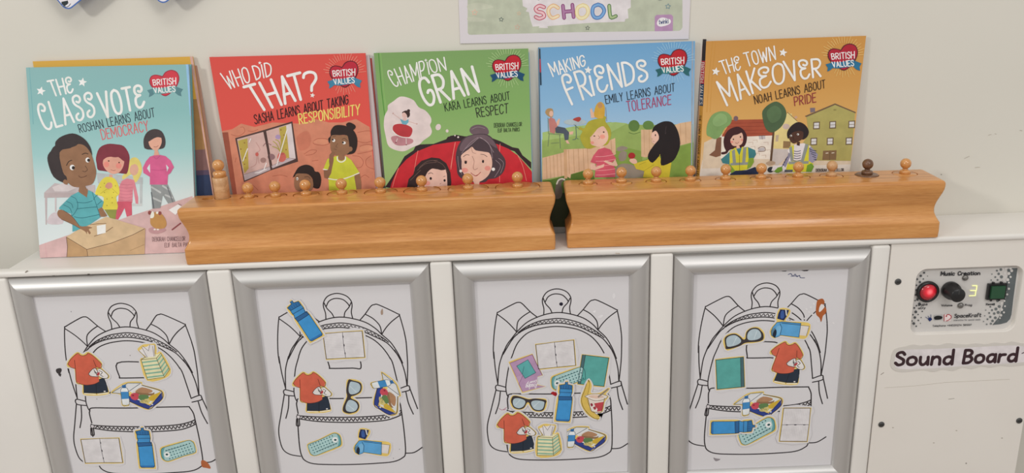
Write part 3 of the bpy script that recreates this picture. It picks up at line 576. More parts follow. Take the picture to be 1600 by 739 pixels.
(1,74,58,58,6.4,1,545,837,578,849,602,835),
(1,74,58,58,5.1,1,732,792,758,800),
(1,138,90,82,5.1,1,682,697,696,710),
(0,229,156,146,1,561,715,549,695,524,688,499,697,490,717,502,737,527,744,552,735),
(2,241,236,226,16.1,195,1935,582,2034,573,2239,107,2127,'(HAMP'),
(2,241,236,226,15.8,623,2074,641,2076,623,2227,601,2224,'|'),
(0,241,236,226,0,600,2265,606,2249,622,2242,605,2236,597,2220,592,2237,576,2244,593,2249),
(2,241,236,226,15.8,670,2088,842,2116,823,2269,624,2242,'ON'),
(2,241,236,226,34.5,571,1685,1229,1842,1160,2145,476,2019,'GRAN'),
(2,28,36,32,8.3,805,1614,1608,1733,1603,1826,790,1712,'KARA LEARNS ABOUT'),
(2,42,36,40,9.8,1197,1526,1580,1567,1584,1683,1180,1638,'RESPECT'),
(2,58,74,48,5,1399,1391,1745,1398,1746,1445,1401,1444,'DEBORAH CHANCELLOR'),
(2,58,74,48,5,1444,1330,1715,1334,1716,1379,1446,1375,'ELIF BALTA PARKS'),
(1,185,212,154,4.7,0,1674,1982,1718,1903),
(1,185,212,154,4.7,0,1651,1973,1674,1912),
(1,185,212,154,4.6,0,1628,1966,1647,1879),
(1,185,212,154,4.7,0,1603,1964,1607,1899),
(1,185,212,154,4.7,0,1579,1964,1571,1875),
(1,185,212,154,4.7,0,1555,1968,1539,1905),
(1,185,212,154,4.7,0,1531,1974,1497,1892),
(1,185,212,154,4.6,0,1509,1984,1475,1929),
(1,185,212,154,4.6,0,1423,2138,1355,2144),
(1,185,212,154,4.7,0,1427,2161,1335,2181),
(1,185,212,154,4.6,0,1434,2182,1371,2206),
(1,185,212,154,4.6,0,1445,2203,1363,2246),
(1,185,212,154,4.6,0,1458,2222,1405,2261),
(1,185,212,154,4.6,0,1474,2239,1409,2302),
(1,185,212,154,4.6,0,1493,2253,1453,2304),
(1,185,212,154,4.6,0,1514,2265,1470,2343),
(1,185,212,154,4.6,0,1536,2274,1513,2334),
(1,185,212,154,4.6,0,1559,2280,1541,2366),
(1,185,212,154,4.6,0,1583,2283,1580,2346),
(1,185,212,154,4.6,0,1608,2283,1616,2370),
(1,185,212,154,4.6,0,1632,2279,1647,2340),
(1,185,212,154,4.6,0,1655,2272,1689,2353),
(1,185,212,154,4.6,0,1677,2262,1710,2317),
(1,185,212,154,4.6,0,1697,2250,1754,2319),
(1,185,212,154,4.6,0,1716,2235,1764,2279),
(1,185,212,154,4.6,0,1731,2217,1807,2269),
(1,185,212,154,4.6,0,1744,2198,1804,2227),
(1,185,212,154,4.6,0,1754,2177,1843,2206),
(1,185,212,154,4.6,0,1761,2155,1827,2168),
(1,185,212,154,4.7,0,1764,2133,1858,2137),
(0,90,28,40,1,1597,1955,1506,2007,1425,2083,1405,2151,1430,2204,1480,2221,1541,2210,1565,2203,1602,2251,1675,2272,1742,2243,1766,2172,1747,2098,1696,2028),
(0,181,32,46,1,1597,1966,1513,2015,1436,2089,1416,2151,1439,2197,1482,2212,1538,2200,1567,2190,1610,2242,1674,2262,1735,2235,1755,2172,1738,2105,1687,2039),
(0,29,74,108,0,1376,2037,1459,2058,1460,1990,1428,1967,1393,1951,1402,1995),
(0,29,74,108,0,1712,2073,1804,2032,1778,1992,1785,1948,1747,1960,1709,1994),
(0,35,86,124,0,1443,2067,1515,2056,1584,2062,1654,2073,1718,2084,1723,2008,1651,1997,1581,1988,1512,1984,1451,1993),
(2,242,236,230,10.4,1455,2094,1721,2098,1724,2176,1447,2159,'BRITISH'),
(2,242,236,230,10.3,1463,2001,1712,2008,1706,2076,1451,2061,'VALUES')]),
'b4':([[0.65372, 0.06903, 0.0096], [1.0, 0.0, 0.0], [0.0, 0.05057, 0.99872]],[(0.0, 0.0), (0.19248, 0.0), (0.19188, 0.23523), (0.00167, 0.23434)],[(0,143,168,94,0,15,1032,20,1216,195,1255,469,1336,697,1388,879,1404,1091,1374,1334,1349,1911,1343,1974,-347,-13,-269),
(0,157,184,115,0,29,1307,424,1368,940,1402,1091,1381,879,1275,422,1247,26,1201),
(0,125,154,72,0,926,1035,1110,1068,1280,1022,1280,903,1764,1070,1946,1116,1968,9,922,50),
(0,90,122,64,1,1245,1344,1224,1293,1175,1274,1125,1297,1105,1349,1125,1400,1175,1419,1224,1396),
(0,95,128,68,1,1424,1344,1404,1304,1354,1289,1305,1308,1284,1349,1304,1389,1354,1404,1404,1385),
(1,77,106,56,6.6,1,1110,1265,1175,1245,1253,1266),
(0,207,174,140,0,1263,1295,1396,1290,1474,1264,1747,1358,1897,1378,1902,1111,1751,1077,1320,941,1267,956),
(1,184,146,110,5.3,0,1298,1294,1308,981),
(1,184,146,110,5.3,0,1364,1292,1373,997),
(1,184,146,110,5.2,0,1429,1289,1439,1013),
(1,184,146,110,5.2,0,1494,1287,1504,1029),
(1,184,146,110,5.3,0,1559,1303,1569,1045),
(1,184,146,110,5.2,0,1624,1318,1635,1061),
(1,184,146,110,5.3,0,1688,1334,1700,1077),
(1,184,146,110,5.2,0,1753,1350,1765,1093),
(1,184,146,110,5.2,0,1818,1366,1830,1109),
(0,147,160,176,0,1878,2415,1898,2415,1913,665,1900,666),
(0,141,132,120,1,959,1074,1018,1098,1083,1082,1090,1056,1005,1032,966,1041),
(0,141,132,120,1,978,967,1018,1032,1083,1016,1070,924,1004,907),
(0,141,132,120,1,945,809,1018,873,1149,855,1294,769,1281,689,951,702),
(0,85,112,46,0,-29,-269,12,691,113,702,291,743,414,769,630,823,675,697,743,-299),
(0,211,176,144,0,20,986,289,1045,313,1083,649,1085,756,1127,939,1205,946,997,692,883,615,824,376,763,367,708,306,750,13,706),
(1,181,143,108,6.2,0,66,992,71,712),
(1,181,143,108,6.2,0,112,1001,118,718),
(1,181,143,108,6.1,0,159,1011,164,729),
(1,181,143,108,6.2,0,205,1022,211,738),
(1,181,143,108,6.2,0,251,1033,257,744),
(1,181,143,108,6.1,0,351,1073,357,771),
(1,181,143,108,6.2,0,412,1079,419,785),
(1,181,143,108,6.2,0,473,1083,481,798),
(1,181,143,108,6.1,0,534,1083,542,811),
(1,181,143,108,6.2,0,587,1084,596,825),
(1,181,143,108,6.1,0,886,1176,897,968),
(0,196,159,122,0,290,1083,328,1082,329,710,290,711),
(0,47,58,34,0,39,532,565,512,554,-292,18,-271),  # deep shade of the gap between the blocks, painted as dark green
(0,106,98,88,1,161,465,180,621,221,698,267,720,297,695,266,673,250,635,264,555,239,462),
(1,207,200,188,18.8,1,193,645,216,691,259,709,293,696),
(0,154,160,160,0,28,86,590,65,585,-293,18,-271),  # grey painted on the cover for the shaded shelf seen in the gap
(1,106,122,96,7.5,0,102,1486,104,1289,263,1271),
(1,106,122,96,7.6,0,112,1281,93,1129),
(1,106,122,96,7.6,0,243,1269,249,1100),
(1,106,122,96,6.1,1,132,1166,231,1170),
(0,185,122,116,0,109,1471,139,1492,184,1468,220,1376,188,1316,180,1286,120,1304,114,1380),
(0,216,176,156,0,206,1429,237,1473,252,1465,235,1390,213,1384),
(0,169,138,96,1,69,1555,97,1599,157,1597,171,1544,155,1492,102,1509),
(0,216,176,156,1,169,1536,161,1511,143,1501,125,1512,118,1538,126,1563,144,1573,162,1562),
(0,77,86,98,0,189,1354,220,1376,311,1354,362,1295,353,1204,307,1198,294,1282,195,1293),
(0,216,176,156,0,360,1302,416,1308,408,1266,365,1267),
(0,216,176,156,0,315,1197,345,1196,367,1149,329,1159),
(0,168,185,191,1,584,1415,542,1389,440,1381,338,1397,297,1426,339,1452,441,1460,542,1445),
(1,94,114,104,9.1,1,447,1382,449,1223,406,1202),
(1,94,114,104,7.6,1,449,1223,475,1207),
(1,94,114,104,6.1,1,425,1391,485,1336),
(0,168,69,63,1,411,1452,441,1473,494,1483,514,1456,486,1423,453,1431),
(0,217,179,156,0,638,1466,627,1572,651,1589,661,1540,699,1524,683,1464),
(0,201,160,64,1,676,1495,700,1614,753,1660,802,1625,812,1550,797,1460,728,1455),
(0,185,141,96,1,783,1614,774,1589,752,1579,731,1590,722,1616,731,1641,753,1651,774,1640),
(1,138,152,165,9,1,823,1587,834,1421),
(0,168,162,58,1,550,1104,498,1229,530,1304,484,1328,500,1358,553,1341,607,1422,728,1455,789,1453,797,1483,827,1467,819,1414,879,1321,886,1229,847,1131,786,1111,694,1099,618,1079),
(0,223,184,166,1,628,1254,697,1335,796,1362,848,1261,840,1170,756,1100,649,1124,634,1155),
(0,168,162,58,1,620,1224,621,1331,728,1395,826,1368,848,1276,796,1354,727,1334,681,1283),
(0,74,58,50,1,690,1237,686,1231,678,1230,669,1232,665,1238,669,1243,678,1245,686,1242),
(0,74,58,50,1,807,1283,804,1276,795,1274,786,1277,783,1283,787,1290,795,1292,804,1289),
(0,224,152,136,1,813,1224,803,1205,779,1198,756,1207,746,1227,756,1246,780,1253,803,1244),
(0,224,152,136,1,674,1153,666,1141,649,1136,632,1142,625,1155,632,1168,650,1173,667,1167),
(1,138,90,74,4.6,1,726,1243,744,1212,726,1202),
(0,223,184,166,0,748,1100,794,1107,809,1064,740,1066),
(0,200,88,106,0,725,1067,801,1087,877,1061,953,935,899,898,937,812,937,702,675,712,692,852,700,883,624,909,663,992),
(1,228,160,164,6.2,1,693,976,800,975,938,997),
(1,228,160,164,6.2,1,693,917,800,916,938,936),
(1,228,160,164,6.2,1,692,858,799,857,938,874),
(1,228,160,164,6.2,1,691,799,799,798,937,812),
(1,228,160,164,6.2,1,691,740,798,739,937,749),
(0,223,184,166,0,623,886,677,891,692,844,800,879,792,840,676,803,622,816),
(0,223,184,166,0,792,910,815,925,907,890,938,936,968,857,953,842,876,861),
(0,200,184,56,0,1169,867,1372,919,1477,975,1530,894,1649,862,1625,676,1288,689,1307,769,1202,799),
(1,157,143,42,5.3,1,1241,851,1320,882),
(1,157,143,42,5.3,1,1307,775,1425,844),
(0,223,184,166,1,1142,935,1195,926,1215,879,1162,868,1116,909),
(0,160,42,44,1,1191,970,1178,942,1146,932,1115,945,1102,973,1115,1001,1146,1011,1178,998),
(0,223,184,166,1,1403,1254,1461,1271,1488,1198,1463,1107,1417,1116,1397,1149,1410,1175,1390,1189),
(0,34,28,30,1,1403,1254,1422,1325,1500,1374,1577,1390,1655,1368,1715,1281,1750,1162,1751,1057,1701,927,1636,863,1518,834,1510,961,1412,871,1353,927,1365,1006,1437,1108,1488,1172,1475,1238,1442,1278),
(1,67,55,58,5.2,1,1578,1325,1566,1235,1579,1247),
(0,58,42,42,1,1451,1219,1449,1210,1444,1206,1438,1210,1436,1220,1438,1229,1443,1233,1449,1229),
(1,138,90,74,3.9,1,1410,1146,1430,1138),
(1,200,184,56,5.3,0,1503,974,1465,856),
(2,241,236,226,16.4,179,1991,580,2109,560,2234,119,2150,'MAKING'),
(2,241,236,226,28.3,384,1634,650,1739,551,2053,262,1995,'£R'),
(2,241,236,226,28.1,663,1745,695,1751,646,1993,602,1988,'|'),
(0,241,236,226,0,614,2101,624,2068,659,2061,630,2041,634,2007,606,2029,575,2014,586,2047,562,2072,597,2071),
(2,241,236,226,28.3,740,1774,1351,1904,1318,2150,673,2093,'€ND$'),
(2,31,38,48,8.4,828,1634,1677,1757,1673,1854,812,1734,'EMILY LEARNS ABOUT'),
(2,168,58,98,9.7,1097,1526,1634,1597,1633,1715,1077,1652,'TOLERANCE'),
(1,168,208,234,4.8,0,1743,1970,1792,1889),
(1,168,208,234,4.8,0,1720,1960,1747,1898),
(1,168,208,234,4.8,0,1697,1954,1721,1865),
(1,168,208,234,4.8,0,1672,1951,1680,1885),
(1,168,208,234,4.8,0,1647,1951,1644,1861),
(1,168,208,234,4.8,0,1623,1955,1610,1891),
(1,168,208,234,4.8,0,1599,1962,1568,1878),
(1,168,208,234,4.8,0,1576,1972,1544,1915),
(1,168,208,234,4.8,0,1480,2130,1411,2135),
(1,168,208,234,4.8,0,1483,2153,1389,2173),
(1,168,208,234,4.8,0,1489,2175,1424,2199),
(1,168,208,234,4.7,0,1499,2196,1414,2240),
(1,168,208,234,4.7,0,1512,2215,1455,2255),
(1,168,208,234,4.7,0,1527,2232,1458,2297),
(1,168,208,234,4.7,0,1545,2247,1502,2300),
(1,168,208,234,4.8,0,1566,2260,1518,2339),
(1,168,208,234,4.7,0,1588,2269,1562,2330),
(1,168,208,234,4.7,0,1611,2275,1588,2362),
(1,168,208,234,4.7,0,1636,2278,1629,2342),
(1,168,208,234,4.7,0,1661,2277,1664,2366),
(1,168,208,234,4.7,0,1685,2274,1697,2337),
(1,168,208,234,4.7,0,1709,2267,1739,2350),
(1,168,208,234,4.7,0,1732,2257,1763,2313),
(1,168,208,234,4.7,0,1753,2244,1807,2315),
(1,168,208,234,4.7,0,1772,2228,1819,2273),
(1,168,208,234,4.8,0,1789,2211,1864,2263),
(1,168,208,234,4.8,0,1803,2191,1863,2221),
(1,168,208,234,4.8,0,1815,2170,1903,2199),
(1,168,208,234,4.8,0,1822,2147,1889,2160),
(1,168,208,234,4.8,0,1827,2124,1922,2129),
(0,90,28,40,1,1666,1942,1571,1996,1485,2073,1462,2143,1484,2197,1534,2215,1597,2203,1621,2196,1656,2245,1729,2267,1799,2237,1827,2164,1812,2089,1764,2017),
(0,176,30,42,1,1666,1953,1578,2004,1496,2079,1473,2142,1493,2190,1537,2205,1594,2193,1624,2183,1665,2236,1729,2256,1792,2229,1816,2165,1802,2096,1754,2028),
(0,42,98,104,0,1437,2026,1521,2048,1525,1978,1494,1954,1459,1939,1466,1983),
(0,42,98,104,0,1777,2063,1873,2021,1849,1980,1858,1935,1818,1948,1778,1983),
(0,47,122,128,0,1504,2057,1578,2046,1648,2052,1718,2063,1782,2074,1792,1996,1719,1985,1649,1976,1578,1972,1516,1981),
(2,242,236,230,10.5,1515,2084,1785,2088,1784,2168,1504,2151,'BRITISH'),
(2,242,236,230,10.5,1528,1989,1781,1997,1771,2066,1513,2051,'VALUES'),
(0,176,48,64,0,12,2209,29,2208,32,2046,15,2047),
(0,36,56,74,0,15,2047,32,2046,33,1891,16,1892),
(0,42,36,38,0,9,2332,28,2331,29,2208,12,2209)]),
'b5':([[0.85298, 0.06903, 0.0096], [1.0, 0.0, 0.0], [0.0, 0.05057, 0.99872]],[(0.0, 0.0), (0.18932, 0.0), (0.20171, 0.23399), (0.00631, 0.23458)],[(0,217,210,200,0,49,883,454,923,943,1001,1443,858,1954,811,1945,533,0,607),
(0,211,196,174,0,66,1103,281,1204,450,1034,938,1125,1108,981,1937,867,1944,756,46,772),
(1,192,138,60,6.3,0,140,2347,106,1917,91,1484),
(1,192,138,60,5,0,179,2345,145,1915,130,1482),
(0,230,221,210,0,268,1178,921,1167,907,859,276,896),
(0,160,78,56,0,282,1171,404,1376,818,1368,947,1207,942,1160,595,1159),
(1,125,52,38,4.1,0,368,1335,616,1329,874,1327),
(1,125,52,38,4.1,0,345,1291,618,1285,876,1282),
(1,125,52,38,4.1,0,320,1244,619,1237,878,1234),
(1,125,52,38,4.1,0,298,1201,621,1193,879,1191),
(0,122,96,104,1,485,1390,477,1367,457,1358,435,1369,426,1392,434,1414,454,1423,476,1413),
(1,181,154,136,4.1,0,625,1083,679,1086,680,1056),
(1,181,154,136,4.1,0,679,1108,733,1111,734,1081),
(1,181,154,136,4.1,0,654,1027,709,1030,710,1000),
(1,181,154,136,4.1,0,712,942,767,945,768,915),
(1,181,154,136,4.1,0,795,911,850,915,851,884),
(1,181,154,136,4.1,0,645,917,699,920,700,890),
(1,181,154,136,4.1,0,816,1076,871,1079,872,1049),
(1,181,154,136,4.1,0,847,978,902,982,903,951),
(0,184,180,184,0,751,1160,833,1164,835,1119,760,1119),
(1,106,74,58,6.9,0,751,1163,833,1164),
(1,106,74,58,5.5,0,792,1161,797,1117),
(0,184,180,184,0,751,1003,832,1013,831,972,752,965),
(1,106,74,58,6.9,1,748,1003,784,1022,832,1013,834,968,752,964),
(0,217,201,138,0,940,1207,1087,1405,1153,1430,1175,980,942,995),
(0,217,201,138,0,930,1262,1111,1444,1225,1332,1300,1193,1160,993,942,995),
(1,106,82,64,6.8,0,1098,1444,1225,1329),
(0,196,160,140,1,1226,1378,1221,1366,1207,1362,1194,1367,1188,1379,1193,1390,1206,1395,1219,1389),
(0,196,176,168,1,1136,1265,1124,1240,1092,1231,1059,1243,1044,1268,1056,1293,1088,1302,1122,1290),
(0,181,165,143,0,964,1162,1002,1166,999,1082,963,1080),
(0,141,115,80,0,1063,1086,1156,1076,1158,993,1062,994),
(0,168,160,96,0,1337,1388,1688,1523,1945,1406,1932,799,1484,822,1308,1043,1377,1163),
(0,111,90,68,0,1317,1389,1687,1533,1952,1415,1953,1399,1688,1514,1338,1375),
(0,125,112,120,0,1377,1488,1440,1488,1443,1438,1385,1427),
(0,143,136,80,1,1711,1451,1705,1444,1690,1441,1675,1445,1668,1453,1674,1460,1689,1463,1704,1459),
(0,106,90,68,0,1427,1311,1511,1313,1514,1218,1429,1218),
(0,208,208,210,0,1440,1299,1500,1300,1501,1232,1441,1232),
(1,106,90,68,5.5,0,1440,1266,1500,1266),
(0,106,90,68,0,1630,1311,1714,1314,1718,1219,1633,1219),
(0,208,208,210,0,1643,1300,1703,1300,1705,1233,1645,1232),
(1,106,90,68,5.5,0,1644,1266,1704,1267),
(0,106,90,68,0,1868,1308,1952,1310,1956,1215,1872,1216),
(0,208,208,210,0,1881,1297,1941,1297,1943,1229,1883,1229),
(1,106,90,68,5.5,0,1882,1263,1942,1263),
(0,106,90,68,0,1404,1110,1489,1113,1491,1017,1407,1017),
(0,208,208,210,0,1417,1099,1477,1099,1478,1031,1418,1030),
(1,106,90,68,5.5,0,1418,1065,1478,1065),
(0,106,90,68,0,1610,1105,1695,1108,1698,1012,1613,1012),
(0,208,208,210,0,1623,1094,1683,1094,1685,1026,1625,1025),
(1,106,90,68,5.5,0,1624,1060,1684,1060),
(0,106,90,68,0,1848,1099,1932,1102,1936,1005,1851,1006),
(0,208,208,210,0,1861,1088,1921,1088,1923,1020,1863,1019),
(1,106,90,68,5.5,0,1862,1054,1922,1054),
(0,125,100,72,0,1573,943,1744,944,1743,820,1569,826),
(1,216,208,192,9.6,0,1610,910,1637,912),
(1,216,208,192,9.6,0,1685,910,1712,912),
(1,93,72,52,5.5,0,1658,940,1660,823),
(0,196,189,186,0,942,988,1127,981,1125,884,1006,778,922,809),
(0,125,88,68,0,221,1159,282,1164,281,931,220,912,131,943,204,1002),
(0,122,156,98,1,97,1198,91,1280,114,1374,166,1453,259,1487,341,1473,404,1403,386,1323,320,1271,268,1178,201,1142,132,1176),
(0,136,170,112,1,167,1385,246,1463,328,1433,344,1352,251,1301,183,1317),
(0,93,70,52,0,922,1208,947,1207,930,809,902,810),
(0,176,154,132,1,854,812,908,838,971,822,965,794,897,780),
(0,74,96,68,1,781,1443,812,1509,877,1560,957,1582,1041,1528,1086,1432,1064,1325,1013,1252,933,1201,865,1217,814,1294),
(0,86,112,78,1,841,1468,932,1532,1016,1475,1007,1368,915,1317,858,1373),
(0,63,32,36,1,319,1039,310,1136,348,1230,414,1275,496,1285,565,1235,602,1152,585,1057,532,1018,396,1002,356,955,295,944,287,972,342,984),
(0,220,180,160,1,391,1160,444,1206,525,1216,554,1154,543,1072,476,1044,414,1063),
(0,63,32,36,1,385,1119,397,1187,443,1226,538,1222,485,1190,431,1179,405,1146),
(0,47,32,34,1,441,1131,439,1123,433,1120,427,1123,424,1131,427,1139,432,1142,438,1138),
(0,47,32,34,1,528,1157,526,1150,521,1147,515,1150,512,1158,514,1166,520,1169,526,1165),
(1,138,74,68,5.5,1,458,1086,482,1077,505,1094),
(0,217,140,128,1,432,1097,427,1087,414,1084,400,1088,394,1098,399,1108,413,1111,426,1107),
(0,217,140,128,1,555,1119,552,1110,542,1106,533,1111,528,1121,532,1130,541,1134,551,1129),
(0,61,124,132,0,383,968,396,995,613,1028,711,983,726,928,688,860,632,883,623,752,403,760,388,816,305,833,283,882),
(0,220,180,160,0,476,1047,510,1046,518,1018,470,1013),
(0,207,203,60,0,389,982,463,1027,514,922,545,1031,620,1021,632,890,637,744,541,727,459,730,394,816),
(0,140,148,144,0,417,981,453,1007,476,827,435,828),
(0,140,148,144,0,559,1023,600,1029,593,829,552,824),
(0,140,148,144,0,401,829,634,834,635,800,409,799),
(1,106,106,42,5.5,0,514,922,525,727),
(0,127,160,60,0,632,883,694,888,703,832,664,764,616,745,622,793),
(0,127,160,60,0,347,804,401,815,466,730,426,689),
(0,37,48,74,0,405,690,473,729,610,731,719,769,776,718,778,662,406,676),
(0,48,53,58,1,960,740,958,712,933,692,901,692,879,713,881,741,906,761,939,760),
(0,111,154,56,0,941,712,995,737,1048,777,1064,721,997,682),
(0,220,216,220,0,927,712,951,780,1061,776,1137,912,1121,967,1186,1034,1322,1049,1405,1012,1508,898,1497,843,1431,790,1438,678,1093,691),
(0,138,136,160,0,1075,776,1125,884,1136,939,1165,911,1129,801,1104,747),
(0,150,148,172,0,1374,958,1413,1005,1508,898,1497,843,1445,789,1389,819,1391,902),
(1,58,58,88,8.3,1,1386,985,1429,956,1484,947),
(1,58,58,88,8.3,1,1405,948,1444,925,1483,917),
(1,58,58,88,8.3,1,1423,912,1460,894,1482,886),
(1,58,58,88,8.3,1,1442,875,1475,863,1481,856),
(1,58,58,88,8.3,1,1460,839,1491,832,1480,825),
(1,58,58,88,8.2,1,1190,958,1238,946,1286,954),
(1,58,58,88,8.3,1,1191,928,1240,916,1287,924),
(1,58,58,88,8.2,1,1193,897,1241,886,1289,893),
(1,58,58,88,8.3,1,1194,867,1243,855,1290,863),
(1,58,58,88,8.3,1,1196,836,1244,825,1292,833),
(1,58,58,88,8.3,1,1125,884,1099,844),
(1,58,58,88,8.3,1,1110,852,1084,814),
(1,58,58,88,8.3,1,1095,819,1069,784),
(1,58,58,88,8.3,1,1080,786,1054,754),
(0,207,203,60,0,1139,1008,1200,1033,1203,826,1334,821,1349,1041,1391,1019,1395,819,1459,782,1410,679,1106,691,1129,801,1182,827),
(0,140,148,144,0,1140,1001,1173,1014,1203,826,1166,828),
(0,140,148,144,0,1342,1041,1384,1026,1334,821,1293,816),
(0,140,148,144,0,1141,822,1395,819,1397,784,1143,787),
(0,90,96,104,0,1098,719,1202,715,1196,685,1093,689),
(0,111,154,56,0,1378,764,1431,790,1468,747,1438,678,1369,681),
(0,111,154,56,0,968,710,1007,750,1062,762,1071,706,1011,680),
(0,74,48,40,0,1238,1073,1273,1065,1271,1017,1234,1025),
(0,42,34,36,1,1113,1125,1107,1201,1160,1280,1240,1318,1323,1281,1375,1204,1365,1136,1319,1097,1284,1112,1287,1194,1178,1198,1138,1172,1134,1118),
(0,79,52,42,1,1145,1179,1177,1212,1272,1215,1307,1193,1305,1111,1252,1072,1192,1050,1149,1083,1133,1131),
(0,42,34,36,1,1125,1173,1162,1239,1270,1249,1314,1193,1259,1208,1178,1191,1146,1158),
(0,239,232,224,1,1168,1149,1165,1142,1156,1139,1147,1142,1143,1150,1147,1158,1155,1161,1164,1157),
(0,239,232,224,1,1256,1162,1252,1154,1243,1151,1233,1154,1228,1163,1232,1172,1241,1175,1251,1171),
(0,26,20,22,1,1160,1148,1158,1143,1153,1142,1148,1144,1146,1149,1148,1153,1153,1155,1157,1153),
(0,26,20,22,1,1245,1161,1243,1157,1238,1155,1233,1157,1231,1162,1233,1167,1238,1168,1243,1166),
(1,42,26,22,5.4,1,1183,1095,1217,1090),
(1,42,26,22,5.5,1,1188,1136,1182,1116,1198,1111),
(2,74,64,64,5.6,1499,679,1851,674,1846,707,1493,715,'DEBORAH CHANCELLOR'),
(0,241,236,226,0,196,2029,205,1993,241,1982,210,1965,213,1928,185,1954,150,1942,164,1974,140,2003,177,1999),
(0,241,236,226,0,1014,2226,1024,2191,1060,2180,1029,2163,1033,2127,1004,2152,971,2140,984,2173,959,2201,996,2197),
(2,241,236,226,16.6,292,1942,495,1993,464,2155,223,2095,'TH€'),
(2,241,236,226,16.6,577,2026,919,2098,893,2257,520,2184,'TOWN'),
(2,241,236,226,25.8,341,1558,748,1735,668,2000,204,1850,'MAK'),
(2,241,236,226,25.8,754,1747,879,1781,839,2022,700,1990,'€'),
(2,241,236,226,25.5,914,1789,1045,1807,1017,2057,871,2034,'O'),
(2,241,236,226,25.8,1118,1830,1485,1874,1473,2084,1017,2067,'V€R'),
(2,51,35,28,9.2,690,1562,1551,1730,1540,1828,667,1661,'NOAH LEARNS ABOUT'),
(2,138,44,60,10.3,1185,1522,1447,1560,1436,1673,1169,1629,'PRIDE'),
(1,236,200,128,4.8,0,1851,1958,1905,1877),
(1,236,200,128,4.8,0,1829,1949,1859,1886),
(1,236,200,128,4.8,0,1805,1942,1834,1853),
(1,236,200,128,4.9,0,1780,1939,1791,1874),
(1,236,200,128,4.8,0,1755,1940,1756,1849),
(1,236,200,128,4.8,0,1730,1944,1720,1879),
(1,236,200,128,4.8,0,1705,1951,1678,1866),
(1,236,200,128,4.8,0,1681,1961,1652,1904),
(1,236,200,128,4.8,0,1576,2119,1505,2124),
(1,236,200,128,4.8,0,1578,2142,1481,2162),
(1,236,200,128,4.8,0,1583,2164,1515,2188),
(1,236,200,128,4.8,0,1592,2185,1503,2230),
(1,236,200,128,4.7,0,1604,2204,1544,2244),
(1,236,200,128,4.8,0,1618,2222,1545,2286),
(1,236,200,128,4.8,0,1636,2237,1590,2289),
(1,236,200,128,4.8,0,1656,2249,1603,2328),
(1,236,200,128,4.8,0,1678,2258,1649,2319),
(1,236,200,128,4.8,0,1702,2264,1674,2352),
(1,236,200,128,4.8,0,1726,2267,1716,2332),
(1,236,200,128,4.8,0,1751,2267,1750,2356),
(1,236,200,128,4.7,0,1777,2263,1786,2326),
(1,236,200,128,4.8,0,1801,2256,1828,2340),
(1,236,200,128,4.8,0,1825,2246,1853,2303),
(1,236,200,128,4.8,0,1847,2233,1899,2304),
(1,236,200,128,4.8,0,1868,2218,1913,2263),
(1,236,200,128,4.8,0,1886,2200,1958,2252),
(1,236,200,128,4.8,0,1901,2180,1960,2210),
(1,236,200,128,4.8,0,1914,2159,2002,2189),
(1,236,200,128,4.8,0,1923,2136,1990,2149),
(1,236,200,128,4.9,0,1928,2113,2025,2118),
(0,90,28,40,1,1775,1931,1675,1984,1583,2062,1556,2132,1576,2187,1626,2204,1691,2192,1715,2186,1749,2234,1821,2256,1894,2226,1927,2153,1915,2077,1870,2005),
(0,168,34,52,1,1774,1942,1682,1993,1594,2068,1568,2132,1586,2179,1629,2194,1688,2183,1719,2172,1758,2226,1822,2245,1888,2218,1915,2154,1904,2085,1859,2017),
(0,42,108,144,0,1538,2015,1622,2037,1629,1967,1599,1943,1564,1927,1569,1972),
(0,42,108,144,0,1881,2052,1981,2010,1958,1969,1970,1923,1929,1936,1886,1971),
(0,42,108,144,0,1604,2046,1679,2034,1750,2040,1821,2052,1886,2063,1900,1985,1826,1973,1755,1965,1684,1960,1620,1970),
(2,242,236,230,10.6,1614,2073,1888,2077,1882,2158,1599,2140,'BRITISH'),
(2,242,236,230,10.7,1631,1978,1888,1985,1875,2055,1613,2040,'VALUES')])}
